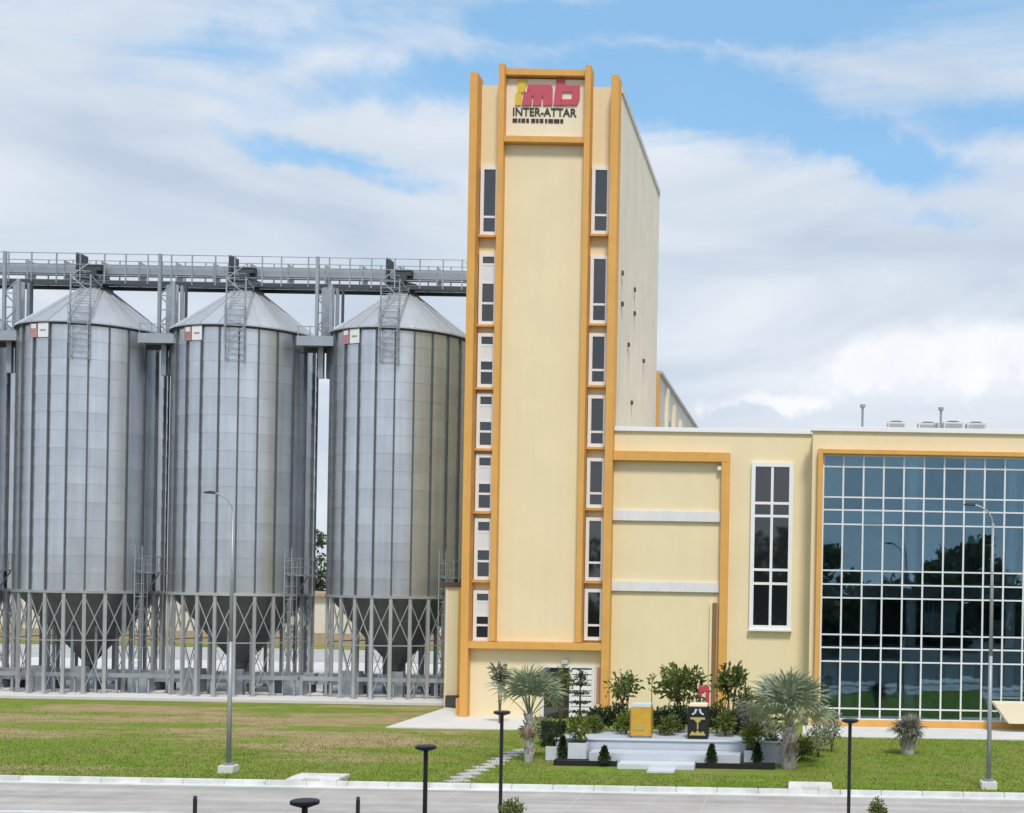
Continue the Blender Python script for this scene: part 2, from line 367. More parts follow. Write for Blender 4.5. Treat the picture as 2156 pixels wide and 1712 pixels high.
# ------------------------------------------------------------------ ground, road, lawn
struct(box('ground', 'yard', -900, 900, -400, 1500, -.6, -.14))
struct(box('road', 'road', -220, 220, 41.6, 48.55, -.4, -.10))
kb = MB()
for i in range(-74, 60):
    kb.box(i * 1.5 + .006, i * 1.5 + 1.494, 48.55, 48.85, -.39, .06)
struct(kb.build('kerb', 'kerb_white', bev=.02))
struct(box('gutter_strip', 'kerb_white', -110, 90, 48.05, 48.55, -.3, -.092))
struct(box('lawn', 'lawn', -110, 90, 48.855, 79.9, -.5, 0))
struct(box('pavement', 'concrete', -220, 220, 37.5, 41.3, -.5, .04))
struct(box('unseen_dark_ground', 'dark_ground', -220, 220, -200, 37.5, -.5, .0))  # unseen ground, added dark so the glass front mirrors less brightness
struct(box('near_kerb', 'kerb_white', -220, 220, 41.3, 41.6, -.5, .05))
struct(box('silo_slab', 'concrete_light', -110, PX(962, 1480, 80), 80, 118, -.5, .15))
struct(box('far_grass', 'lawn', -300, 300, 146, 420, -.5, -.05))
# road joints: shallow dark sheets
rj = MB()
for i in range(-40, 40): rj.box(i * 4.5 + 1.2, i * 4.5 + 1.225, 41.62, 48.03, -.3, -.0985)
struct(rj.build('road_joint', 'concrete'))
ap = [G(812, 1533), G(1120, 1538), G(1130, 1500), (PX(1150, 1500, 73.9), 73.9), (PX(965, 1500, 78), 78.9), G(940, 1491)]
struct(MB().slab(ap, -.3, .05).build('tower_apron', 'concrete_light'))
struct(box('office_apron', 'concrete_light', PX(1690, 1540, 68), 60, 66.6, 71.6, -.3, .045))

# ------------------------------------------------------------------ mill tower
TY = 73.0
tcx = PX(1134.5, 853, TY)
TW = thing('mill_tower', 'tall cream mill tower with orange fins and a red logo near its top', 'tower', (tcx, TY, 0))
HW = 4.09; ZB = PZ(1134, 182, 74) ; ZF = PZ(1000, 152, TY); ZL = PZ(1150, 134, TY)
zt = lambda y, x=1134: PZ(x, y, TY)
# core body, local coordinates: front of fins at y 0, bays at y 1
box('wall', 'beige', -HW + .03, HW - .03, 1.0, 20.2, .04, ZB, TW)
TD = 20.3
sc_ = MB()                                # ribbed side cladding, right side
sx = HW - .03
for i in range(64):
    y0 = 1.1 + i * .3
    sc_.box(sx, sx + .05, y0, y0 + .30, .05, ZB - .3); sc_.box(sx + .05, sx + .09, y0 + .1, y0 + .17, .05, ZB - .3)
sc_.build('side_cladding', 'cladding', TW)
box('roof_trim', 'cladding', -HW + .02, sx + .13, 1.02, 20.3, ZB - .28, ZB + .04, TW)
hp = MB()
for (x, y) in ((1335, 610), (1335, 660), (1322, 726), (1354, 760), (1329, 848), (1309, 575), (1309, 640), (1383, 790)):
    X = tcx + sx + .09; u = uv(x, y)[0]; Y = X * F / u; Z = PZ(x, y, Y); yl = Y - TY
    if 1.2 < yl < 20: hp.box(sx + .05, sx + .2, yl - .14, yl + .14, Z - .11, Z + .11)
hp.build('wall_vent', 'brown_dark', TW)
for s in (-1, 1):                         # outer fins and inner pilasters
    a, b = sorted((s * HW, s * (HW - .43)))
    box('fin', 'orange', a, b, 0, 1.25, .04, ZF, TW, bev=.015)
    a, b = sorted((s * 2.53, s * 2.21))
    box('pilaster', 'orange', a, b, .05, 1.25, zt(1352), ZL, TW, bev=.015)
    box('fin_base', 'orange', *sorted((s * (HW + .02), s * (HW + .34))), .6, 1.9, .04, 1.0, TW) if s < 0 else None
box('ledge', 'orange', -HW + .43, HW - .43, 0.02, 1.2, zt(1368), zt(1353), TW, bev=.015)
box('sign_beam', 'orange', -2.21, 2.21, .30, 1.2, zt(154), zt(140), TW, bev=.015)
box('sign_beam', 'orange', -2.21, 2.21, .10, 1.2, zt(298), zt(285), TW, bev=.015)
sp_ = box('sign_board', 'beige_light', -2.205, 2.205, .62, 1.2, zt(284.5), zt(157.5), TW)
box('infill_panel', 'beige', -2.205, 2.205, .55, .999, zt(1352.5), zt(298.5), TW)
box('ground_floor_wall', 'beige', -HW + .44, HW - .44, .55, .999, .05, zt(1368.5), TW)

# logo: raised shapes on the sign board, drawn in board units (photo pixels on the board)
def bd(x, y): return (PX(x, y, TY + .6) - tcx, PZ(x, y, TY + .6))
def raised(name, m, polys, y0=.54, y1=.619):
    mb = MB()
    for p in polys: mb.prism([bd(*q) for q in p], y0, y1)
    return mb.build(name, m, sp_)
def z1(x, y): k = 190 / 2156; return ((1160 + x * k) / 1.0904, (160 + y * k) / 1.0904)
def zp(*pts): return [z1(*p) for p in pts][::-1]
raised('letter_i', 'logo_yellow', [zp((330, 250), (560, 250), (520, 540), (470, 600), (330, 600)), zp((275, 610), (430, 610), (410, 930), (262, 930))])
raised('letter_m', 'logo_red', [zp((590, 400), (1190, 400), (1240, 480), (1230, 560), (570, 560)), zp((490, 600), (700, 560), (690, 935), (430, 935)),
    zp((740, 560), (960, 560), (940, 935), (725, 935)), zp((1000, 560), (1235, 560), (1230, 935), (985, 935)), zp((700, 561), (741, 561), (740, 700), (698, 700)), zp((959, 561), (1001, 561), (1000, 720), (958, 720))])
raised('letter_b', 'logo_red', [zp((1350, 240), (1560, 240), (1530, 430), (1490, 590), (1460, 935), (1260, 935), (1300, 560)), zp((1531, 420), (1940, 420), (1945, 590), (1491, 590)),
    zp((1740, 591), (1945, 591), (1935, 780), (1738, 780)), zp((1461, 781), (1935, 781), (1870, 930), (1458, 930))], .535)
def text(name, s, x, z, h, m, parent, y=.56, w=None):
    c = bpy.data.curves.new(name, 'FONT'); c.body = s; c.size = 1; c.extrude = .03; c.offset = .018; o = bpy.data.objects.new(name, c); COL.objects.link(o)
    bpy.context.view_layer.update(); dg = bpy.context.evaluated_depsgraph_get(); me = bpy.data.meshes.new_from_object(o.evaluated_get(dg)); bpy.data.objects.remove(o)
    xs = [v.co.x for v in me.vertices]; ys = [v.co.y for v in me.vertices]; W0, H0 = max(xs) - min(xs), max(ys) - min(ys)
    for v in me.vertices:
        v.co = Vector((x + (v.co.x - min(xs)) / W0 * w, y - v.co.z * .6, z + (v.co.y - min(ys)) / H0 * h))
    me.materials.clear(); me.materials.append(MATS[m]); return put(name, me, parent)
xa, za = bd(*z1(200, 1200)); xb, zb = bd(*z1(1860, 1015))
text('lettering', 'INTER-ATTAR', xa, za, zb - za, 'letter_black', sp_, .60, xb - xa)
xa, za = bd(*z1(190, 1372)); xb, zb = bd(*z1(1640, 1295))
mk = MB(); xx = xa
for wdt, gap in ((.26, .06), (.12, .05), (.2, .06), (.16, .12), (.22, .05), (.14, .06), (.2, .1), (.12, .06), (.26, .05), (.3, .05), (.16, .03)):
    if xx + wdt > xb: break
    mk.box(xx, xx + wdt, .585, .619, za, zb); xx += wdt + gap
mk.build('lettering_marks', 'letter_black', sp_)

# windows of the tower
def window(parent, x0, x1, z0, z1_, y, fw, cols, rows, depth=.12, blind=None, sill=True, glass='window_glass'):
    """rows: list of transom heights as fractions from the bottom. window frame > panes"""
    mb = MB(); yf = y - depth
    mb.box(x0, x0 + fw, yf, y, z0, z1_).box(x1 - fw, x1, yf, y, z0, z1_).box(x0 + fw, x1 - fw, yf, y, z0, z0 + fw).box(x0 + fw, x1 - fw, yf, y, z1_ - fw, z1_)
    ix0, ix1, iz0, iz1 = x0 + fw, x1 - fw, z0 + fw, z1_ - fw
    t = fw * .32
    xs = [ix0 + (ix1 - ix0) * i / cols for i in range(cols + 1)]; zs = [iz0] + [iz0 + (iz1 - iz0) * r for r in rows] + [iz1]
    for x in xs[1:-1]: mb.box(x - t, x + t, yf + .03, y, iz0, iz1)
    for z in zs[1:-1]: mb.box(ix0, ix1, yf + .035, y, z - t, z + t)
    w = mb.build('window', 'white_paint', parent)
    if sill: box('sill', 'white_paint', x0 - .05, x1 + .05, yf - .10, y - .002, z0 - .10, z0 - .002, w)
    for i in range(cols):
        for j in range(len(zs) - 1):
            a, b = xs[i] + (t if i else 0), xs[i + 1] - (t if i < cols - 1 else 0)
            c, d = zs[j] + (t if j else 0), zs[j + 1] - (t if j < len(zs) - 2 else 0)
            if blind is not None and j == blind: box('blind', 'blind', a + .001, b - .001, yf + .05, y - .003, c + .001, d - .001, w)
            else: box('pane', glass, a + .001, b - .001, yf + .08, y - .002, c + .001, d - .001, w)
    return w
LW = ((352, 497), (535, 685), (703, 817), (829, 945), (957, 1077), (1092, 1221), (1243, 1349))
RW = ((353, 495), (540, 683), (703, 812), (833, 942), (965, 1070), (1090, 1223), (1240, 1348))
for i, (a, b) in enumerate(LW):
    z1_, z0 = PZ(1018, a, TY + 1), PZ(1018, b, TY + 1)
    if i == 0: window(TW, -3.60, -2.58, z0, z1_, .998, .19, 1, [.24], .22, sill=False)
    else: window(TW, -3.60, -2.58, z0, z1_, .998, .19, 1, [.28, .50 if i != 1 else .60, .82 if i != 1 else .88], .22, blind=2, sill=False)
    if i < 6: box('sill_ledge', 'orange', -3.655, -2.535, .62, .999, z0 - .14, z0 - .02, TW)
for i, (a, b) in enumerate(RW):
    z1_, z0 = PZ(1254, a, TY + 1), PZ(1254, b, TY + 1)
    window(TW, 2.57, 3.61, z0, z1_, .998, .19, 1, [.26], .22, sill=False)
    if i < 6: box('sill_ledge', 'orange', 2.535, 3.655, .62, .999, z0 - .14, z0 - .02, TW)
# entrance in the ground floor
dL, dR, dT = PX(1140, 1450, TY + .5) - tcx, PX(1252, 1450, TY + .5) - tcx, PZ(1195, 1400, TY + .5)
dm = dL + (dR - dL) * .55
db = MB().box(dL, dL + .16, .40, .549, .06, dT).box(dm - .06, dm + .06, .40, .549, .06, dT).box(dR - .16, dR, .40, .549, .06, dT).box(dL + .16, dm - .06, .40, .549, dT - .16, dT).box(dm + .06, dR - .16, .40, .549, dT - .16, dT)
dr = db.build('door', 'white_frame', TW)
box('pane', 'window_glass', dL + .161, dm - .061, .47, .548, .06, dT - .161, dr)
for k in range(9):
    z = .1 + k * (dT - .3) / 9
    box('shutter_slat', 'white_paint', dm + .061, dR - .161, .45, .52, z, z + (dT - .3) / 9 - .05, dr)
box('shutter_back', 'steel_dark', dm + .061, dR - .161, .525, .548, .06, dT - .161, dr)
box('notice_board', 'red_plate', dR + .10, dR + .28, .50, .549, .9, dT - .1, TW)
MB().box((dL + dR) / 2 - .35, (dL + dR) / 2 - .02, .3, .549, dT + .05, dT + .28).build('wall_lamp', 'concrete', TW)

# small cream annex beside the tower foot
ax0, ax1 = PX(938, 1350, 79), PX(972, 1350, 79)
AN = thing('side_annex', 'narrow cream annex with brown fascia between the silos and the tower foot', 'building', ((ax0 + ax1) / 2, 79, 0))
hw = (ax1 - ax0) / 2; za = PZ(950, 1236, 79)
box('wall', 'beige', -hw, hw + .5, 0, 4, .0, za, AN); box('fascia', 'brown_dark', -hw - .35, hw + .5, -.15, 4, za, za + .28, AN)
box('corner_trim', 'beige_light', -hw - .03, -hw + .14, -.03, .3, .0, za - .002, AN); box('downpipe', 'orange', hw - .22, hw - .06, -.1, -.002, .6, za - .002, AN)
AC = thing('condenser_unit', 'small dark condenser box on the ground against the narrow annex', 'condenser', (ax0 + (ax1 - ax0) * .65, 78.5, 0))
box('casing', 'brown_dark', -.4, .4, -.2, .2, .06, .75, AC, bev=.02); box('grille', 'steel_dark', -.3, .3, -.22, -.201, .15, .65, AC)
box('foot', 'steel', -.35, -.25, -.2, .2, 0, .06, AC); box('foot', 'steel', .25, .35, -.2, .2, 0, .06, AC)

# taller rear annex seen over the office roof
RA = thing('rear_mill_block', 'rear cream mill block with orange corner seen above the office roof', 'building', (tcx + HW, 93.6, 0))
zr = PZ(1390, 782, 93.6)
box('wall', 'cladding', -8, .12, .5, 34, 0, zr - .1, RA); box('corner_pilaster', 'orange', -.25, .22, 0, .5, 0, zr, RA)
for k in range(6):
    y = 5 + k * 5.4
    box('wall_column', 'beige_light', .12, .34, y, y + 1.2, 0, zr - .4 - k * .5, RA); box('wall_opening', 'brown_dark', .12, .16, y + 1.8, y + 3.6, zr - 8, zr - 2.5, RA)
box('roof_edge', 'concrete', -8.1, .36, .45, 34, zr - .099, zr + .12, RA)

# ------------------------------------------------------------------ office building
WY, OY = 73.6, 72.0
OB = thing('office_building', 'cream three storey office building with a glass curtain wall in an orange frame', 'building', (0, OY, 0))
ly = lambda Y: Y - OY
wx0, wx1, ox1 = tcx + HW + .01, PX(1710, 1000, OY), 30.0
ZR = 16.2
wl_ = ly(WY)
box('wing_wall', 'beige', wx0, wx1 - .001, wl_, wl_ + 14, .0, ZR - .25, OB)
box('coping', 'white_paint', wx0, wx1 - .002, wl_ - .14, wl_ + .5, ZR - .249, ZR, OB, bev=.02)
# orange portal on the wing
zq = lambda y, x=1420: PZ(x, y, WY - .4)
px0, px1 = PX(1517, 1100, WY - .5), PX(1534, 1100, WY - .5)
box('portal_beam', 'orange', wx0, px1, wl_ - .42, wl_ - .001, zq(971), zq(951), OB, bev=.015)
box('portal_post', 'orange', px0, px1, wl_ - .43, wl_ - .001, .0, zq(971.3), OB, bev=.015)
for (a, b) in ((1075, 1098), (1225, 1247)):
    box('band', 'band_white', wx0, px0 - .002, wl_ - .16, wl_ - .001, zq(b), zq(a), OB, bev=.03)
box('bracket', 'white_paint', px0 - .22, px0 - .003, wl_ - .3, wl_ - .001, zq(988), zq(980), OB)
box('pipe_casing', 'brown_trim', px0 - .38, px0 - .16, wl_ - .25, wl_ - .001, .5, zq(1268), OB); box('pipe_casing', 'beige_light', px0 - .52, px0 - .385, wl_ - .2, wl_ - .001, .5, zq(1268), OB)
# tall window
tw0, tw1 = PX(1580, 1150, WY), PX(1668, 1150, WY); a, b = PZ(1624, 975, WY), PZ(1624, 1325, WY)
f = lambda y: (PZ(1624, y, WY) - b - .22) / (a - b - .44)
window(OB, tw0, tw1, b, a, wl_ - .002, .22, 2, [f(1229), f(1200), f(1087), f(1060)], .2)
# block with the curtain wall
cx0 = PX(1729, 1250, OY); SP = 42.55 * OY / F; NC = 17
cx1 = cx0 + SP * NC
zc = lambda y: PZ(1735, y, OY)
ZS = [.40, zc(1491), zc(1392), zc(1363), zc(1335.6), zc(1258), zc(1229.5), zc(1200.6), zc(1103), zc(1073), zc(1046), zc(982), zc(956)]
DEP = 15
box('front_wall', 'beige', wx1, cx0 - .02, 0, .6, 0, ZR - .25, OB); box('front_wall', 'beige', cx1 + .02, ox1, 0, .6, 0, ZR - .25, OB)
box('front_wall', 'beige', cx0 - .02, cx1 + .02, 0, .6, ZS[-1] + .02, ZR - .25, OB)
box('side_wall', 'beige', wx1, wx1 + .4, .6, DEP, 0, ZR - .25, OB); box('side_wall', 'beige', ox1 - .4, ox1, .6, DEP, 0, ZR - .25, OB); box('rear_wall', 'inner_wall', wx1, ox1, DEP - .4, DEP, 0, ZR - .25, OB)
box('roof_slab', 'concrete', wx1 + .1, ox1 - .1, .3, DEP, ZR - .7, ZR - .3, OB)
box('coping', 'white_paint', wx1 - .12, ox1 + .12, -.14, .7, ZR - .249, ZR + .02, OB, bev=.02)
fw = .30
box('frame_post', 'orange', cx0 - fw, cx0 - .03, -.38, -.001, .0, ZS[-1] + .25, OB, bev=.015); box('frame_post', 'orange', cx1 + .03, cx1 + fw, -.38, -.001, 0, ZS[-1] + .25, OB, bev=.015)
box('frame_beam', 'orange', cx0 - .029, cx1 + .029, -.37, -.001, ZS[-1] + .001, ZS[-1] + .24, OB, bev=.015)
box('base_plinth', 'orange', cx0 - .029, cx1 + .029, -.37, .5, 0, .37, OB, bev=.015)
CWY = .12
cw = MB(); o_, i_ = [(cx0 - .018, .372), (cx1 + .018, .372), (cx1 + .018, ZS[-1]), (cx0 - .018, ZS[-1])], [(cx0 + .06, .39), (cx1 - .06, .39), (cx1 - .06, ZS[-1] - .02), (cx0 + .06, ZS[-1] - .02)]
for yy in (CWY - .1, CWY + .1): cw.v += [(x, yy, z) for x, z in o_ + i_]
for q in range(4):
    r_ = (q + 1) % 4; cw.f += [(q, r_, 4 + r_, 4 + q), (8 + q, 12 + q, 12 + r_, 8 + r_), (q, 8 + q, 8 + r_, r_), (4 + q, 4 + r_, 12 + r_, 12 + q)]
cw = cw.build('curtain_wall', 'white_frame', OB)
mv = MB().box(-.044, .044, -.09, .09, .391, ZS[-1] - .021).mesh('mullion', 'white_frame')
mh = MB().box(cx0 + .061, cx1 - .061, -.075, .075, -.04, .04).mesh('transom', 'white_frame')
for i in range(1, NC): put('mullion', mv, cw, (cx0 + i * SP, CWY, 0))
for z in ZS[:-1] + [ZS[-1] - .068]: put('transom', mh, cw, (0, CWY, z))
for j in range(len(ZS) - 1):
    pm = MB().box(-SP / 2 + .05, SP / 2 - .05, -.012, .012, ZS[j] + .046, ZS[j + 1] - (.046 if j < len(ZS) - 2 else .115)).mesh('pane', 'curtain_glass')
    for i in range(NC): put('pane', pm, cw, (cx0 + (i + .5) * SP, CWY + random.uniform(-.004, .004), 0), (random.gauss(0, .0035), 0, random.gauss(0, .0045)))
for z in ((ZS[2] + ZS[3]) / 2, (ZS[5] + ZS[6]) / 2, (ZS[8] + ZS[9]) / 2):
    box('floor_slab', 'inner_wall', wx1 + .41, ox1 - .41, .45, DEP - .41, z - .05, z + .5, OB)
for j, z_off in ((5, 0), (8, 0), (2, 0)):
    for i in range(NC): box('spandrel_panel', 'spandrel', cx0 + i * SP + .03, cx0 + (i + 1) * SP - .03, CWY + .18, CWY + .22, ZS[j] + .02, ZS[j + 1] - .02, cw)
box('ground_floor', 'inner_wall', wx1 + .41, ox1 - .41, .51, DEP - .41, 0, .30, OB)
box('inner_partition', 'inner_dark', wx1 + .41, ox1 - .41, 7.0, 7.15, .3, ZR - .71, OB)
for x in (1918, 2126, 2330): MB().lathe([(.30, .3), (.30, ZR - .72)], 18).build('interior_column', 'inner_column', OB, smooth=True, loc=(PX(x, 1250, 73), .85, 0))
for k in range(14):                       # things standing inside, seen through the glass
    x = cx0 + 1.0 + k * 1.3; fl = (.31, ZS[3] + .2, ZS[6] + .2)[k % 3]
    box('desk_partition', ('inner_wall', 'inner_column', 'inner_dark')[k % 3], x, x + random.uniform(.7, 1.3), 3 + (k % 4), 3.15 + (k % 4), fl + .3, fl + random.uniform(1.2, 2.0), OB)
rw = random.Random(5)
for j in (1, 4, 7, 7, 4, 1, 1, 4, 1, 7, 4, 1, 4, 1, 7, 4, 4, 1, 1, 7, 4, 1):        # curtains and blinds drawn behind some panes
    i = rw.randrange(NC); a0 = cx0 + i * SP + rw.uniform(.06, .3); zt0 = ZS[j + 1] - .03; hh = (ZS[j + 1] - ZS[j]) * rw.choice((.35, .5, .9))
    cb = MB()
    for q in range(6): cb.box(a0 + q * .12, a0 + q * .12 + .11, .62 + (q % 2) * .03, .64 + (q % 2) * .03, zt0 - hh, zt0)
    cb.build('curtain', 'curtain_cloth', OB)
# flared cream entrance parapet, lower right
ex0 = PX(2090, 1480, 70.5); ez0, ez1 = PZ(2120, 1522, 70.5), PZ(2120, 1479, 70.5)
EP = MB().prism([(ex0 + .8, max(ez0, .05)), (ex0 + 9, max(ez0, .05)), (ex0 + 9, ez1), (ex0, ez1)], 70.0, 71.4).build('entrance_parapet', 'beige_light', bev=.02)
tag(EP, 'cream flared entrance parapet before the glass wall at the right edge', 'parapet')

# rooftop things
for nm, x, y, lab in (('vent_pipe', 1816, 852, 'taller thin grey vent pipe standing alone on the office roof'), ('vent_pipe', 1981, 858, 'thin vent pipe rising behind the row of rooftop units')):
    Y = 78; t = MB().bar((0, 0, ZR - .3), (0, 0, PZ(x, y + 5, Y)), .07, 8).bar((0, 0, PZ(x, y + 6, Y)), (0, 0, PZ(x, y, Y)), .16, 8)
    tag(t.build(nm, 'steel', loc=(PX(x, 880, Y), Y, 0)), lab, 'vent pipe', 'vent pipes on the office roof')
for x0, x1, y, lab in ((1868, 1906, 890, 'single small rooftop unit beside the tall vent pipe'), (1932, 1975, 892, 'first of three grey rooftop units behind the parapet'), (1985, 2028, 890, 'middle one of three grey rooftop units behind the parapet'), (2034, 2075, 892, 'last of three grey rooftop units, farthest along the parapet')):
    Y = 79; a, b = PX(x0, 890, Y), PX(x1, 890, Y); zt_ = PZ(x0, y, Y)
    u = thing('rooftop_unit', lab, 'rooftop unit', ((a + b) / 2, Y, ZR - .3), group='units on the office roof'); h = zt_ - ZR + .3; w = (b - a) / 2
    box('casing', 'concrete_light', -w, w, -.5, .5, .08, h, u, bev=.02); box('skid', 'steel_dark', -w - .05, w + .05, -.45, .45, 0, .08, u)
    MB().lathe([(.36, h), (.36, h + .08)], 14).build('fan_guard', 'steel_dark', u); box('grille', 'steel', -w * .8, w * .8, -.53, -.501, .2, h - .12, u)

# ------------------------------------------------------------------ grain silos
SY, SRAD, SZ0, SZ1, NS = 86.0, 4.31, 6.5, 23.05, 24
SCX = [PX(515 + d, 960, SY) for d in (-638, -319, 0, 328)]
ROWS = 15; RH = (SZ1 - SZ0) / ROWS; SEC = 2 * math.pi / NS
def arc_panel():
    mb = MB(); k = 4
    prof = [(SRAD - .01, -.03), (SRAD + .020, -.03), (SRAD + .019, .02), (SRAD + .004, RH * .5), (SRAD, RH + .02)]
    for r, z in prof:
        for i in range(k + 1):
            t = -SEC / 2 + SEC * i / k; mb.v.append((r * math.cos(t), r * math.sin(t), z))
    for j in range(len(prof) - 1):
        for i in range(k): mb.f.append((j * (k + 1) + i, j * (k + 1) + i + 1, (j + 1) * (k + 1) + i + 1, (j + 1) * (k + 1) + i))
    me = bpy.data.meshes.new('wall_panel'); me.from_pydata(mb.v, [], mb.f); me.materials.append(MATS['galv'])
    me.polygons.foreach_set('use_smooth', [j // k >= 2 for j in range(len(me.polygons))]); return me
def roof_panel():
    mb = MB(); k = 2; prof = [(SRAD + .22, SZ1 - .06), (SRAD + .22, SZ1 + .02), (.75, SZ1 + 2.95)]
    for r, z in prof:
        for i in range(k + 1):
            t = -SEC / 2 + SEC * i / k; mb.v.append((r * math.cos(t), r * math.sin(t), z))
    for j in range(2):
        for i in range(k): mb.f.append((j * (k + 1) + i, j * (k + 1) + i + 1, (j + 1) * (k + 1) + i + 1, (j + 1) * (k + 1) + i))
    t = SEC / 2
    e = lambda r: (r * math.cos(t), r * math.sin(t))
    mb.bar((*e(SRAD + .22), SZ1 + .04), (*e(.8), SZ1 + 2.94), .045, 4)
    return mb.mesh('roof_panel', 'galv_roof')
P_WALL, P_ROOF = arc_panel(), roof_panel()
P_STIFF = MB().box(SRAD - .01, SRAD + .11, -.045, .045, SZ0, SZ1).mesh('stiffener', 'galv_dark')
P_LEG = MB().box(SRAD - .06, SRAD + .10, -.10, .10, .15, SZ0 - .12).box(SRAD - .16, SRAD + .2, -.18, .18, .15, .19).mesh('leg', 'leg')
def brace_mesh():
    mb = MB(); p = lambda i, z, r=SRAD: (r * math.cos((i - .5) * SEC), r * math.sin((i - .5) * SEC), z)
    mb.bar(p(0, 3.5), p(1, SZ0 - .3), .035, 4).bar(p(1, 3.5), p(0, SZ0 - .3), .035, 4).bar(p(0, 3.45), p(1, 3.45), .045, 4)
    return mb.mesh('cross_brace', 'leg')
P_BRACE = brace_mesh()
P_INNER = MB().box(2.45, 2.6, -.07, .07, .15, 4.3).mesh('inner_leg', 'steel')
def low_brace():
    p = lambda i, z, r=SRAD: (r * math.cos((i - .5) * SEC), r * math.sin((i - .5) * SEC), z)
    return MB().bar(p(0, .3), p(1, 3.4), .028, 4).bar(p(1, .3), p(0, 3.4), .028, 4).mesh('low_brace', 'leg')
P_LOWB = low_brace()
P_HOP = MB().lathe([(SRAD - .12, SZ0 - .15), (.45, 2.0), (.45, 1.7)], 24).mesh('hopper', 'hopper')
P_RING = MB().lathe([(SRAD - .1, SZ0 - .14), (SRAD + .14, SZ0 - .14), (SRAD + .14, SZ0 + .03), (SRAD - .1, SZ0 + .03)], 48, cap=False).mesh('ring_beam', 'leg')
P_EAVE = MB().lathe([(SRAD - .1, SZ1 - .16), (SRAD + .12, SZ1 - .16), (SRAD + .12, SZ1 - .08), (SRAD - .1, SZ1 - .08)], 48, cap=False).mesh('eave_ring', 'steel_dark')
P_NECK = MB().lathe([(1.0, SZ1 + 2.78), (1.0, SZ1 + 2.95), (.72, SZ1 + 3.0), (.72, SZ1 + 3.35), (.95, SZ1 + 3.4), (.95, SZ1 + 3.55)], 14).mesh('inlet_neck', 'steel_dark')
P_SPOUT = MB().lathe([(.34, 1.1), (.34, 1.7)], 12).box(-.45, .45, -.45, .45, .95, 1.1).mesh('outlet_spout', 'steel_dark')
def caged_ladder():                      # stands against the wall and the roof edge, local frame: x out from the silo axis
    mb = MB(); r = SRAD + .28; w = .55; zb, zt_ = 20.75, 25.95
    for s in (-w, w): mb.bar((r, s, zb), (r, s, zt_), .05, 5); mb.bar((r + .6, s, zb + .9), (r + .6, s, SZ1 + .9), .03, 4)
    for k in range(15): z = zb + .1 + k * .38; mb.bar((r, -w, z), (r, w, z), .022, 4)
    for k in range(5):
        z = zb + .9 + k * .6; mb.tube([(r, -w, z), (r + .6, -w, z), (r + .6, w, z), (r, w, z)], .025, 4)
    for k in range(6): z = zb + .3 + k * .95; s = 1 if k % 2 else -1; mb.bar((r, -w * s, z), (r, w * s, z + .95), .03, 4)
    for s in (-w, w):
        mb.bar((r, s, zb + .2), (SRAD - .01, s, zb + .2), .035, 4); mb.bar((r, s, SZ1 - .2), (SRAD - .01, s, SZ1 - .2), .035, 4)
        mb.bar((r, s, zt_), (.9, s, zt_), .035, 4); mb.bar((r - .1, s, SZ1 + .5), (1.0, s, SZ1 + 3.2), .03, 4)
    for k in range(7): q = k / 6; mb.bar((r + (1.0 - r) * q, -w, SZ1 + .2 + 2.8 * q), (r + (1.0 - r) * q, w, SZ1 + .2 + 2.8 * q), .025, 4)
    return mb.mesh('caged_ladder', 'steel')
P_LADDER = caged_ladder()
def access_platform():
    mb = MB(); r = SRAD; z = 7.65
    mb.box(r - .02, r + 1.0, -.8, .8, z, z + .1)
    for x, y in ((r + .97, -.77), (r + .97, .77), (r + .97, 0), (r + .1, -.77), (r + .1, .77)): mb.bar((x, y, z), (x, y, z + 1.1), .03, 4)
    for h in (.55, 1.1): mb.tube([(r + .1, -.77, z + h), (r + .97, -.77, z + h), (r + .97, .77, z + h), (r + .1, .77, z + h)], .025, 4)
    mb.bar((r + .1, 0, z - 1.1), (r + .9, 0, z), .05, 4)
    return mb.mesh('access_platform', 'steel')
def ground_ladder():
    mb = MB(); r = SRAD + .35; z1_ = 9.4
    for s in (-.85, -1.45): mb.bar((r, s, .15), (r, s, z1_), .04, 5)
    for k in range(28): mb.bar((r, -.85, .45 + k * .32), (r, -1.45, .45 + k * .32), .02, 4)
    for k in range(8): z = 3.0 + k * .8; mb.tube([(r, -.85, z), (r + .55, -.95, z), (r + .55, -1.35, z), (r, -1.45, z)], .022, 4)
    for s in (-.98, -1.32): mb.bar((r + .55, s, 3.0), (r + .55, s, 8.6), .02, 4)
    for z in (6.6, 8.2): mb.bar((SRAD, -1.15, z), (r, -1.15, z), .03, 4)
    return mb.mesh('ground_ladder', 'steel')
P_PLAT, P_GLAD = access_platform(), ground_ladder()
P_REAR = None
SLAB = ['silver grain silo at the left edge of the row, partly cut off', 'silver grain silo second from the left, next to the cut off one', 'silver grain silo in the middle of the row, behind the tall street lamp', 'silver grain silo standing right beside the cream tower']
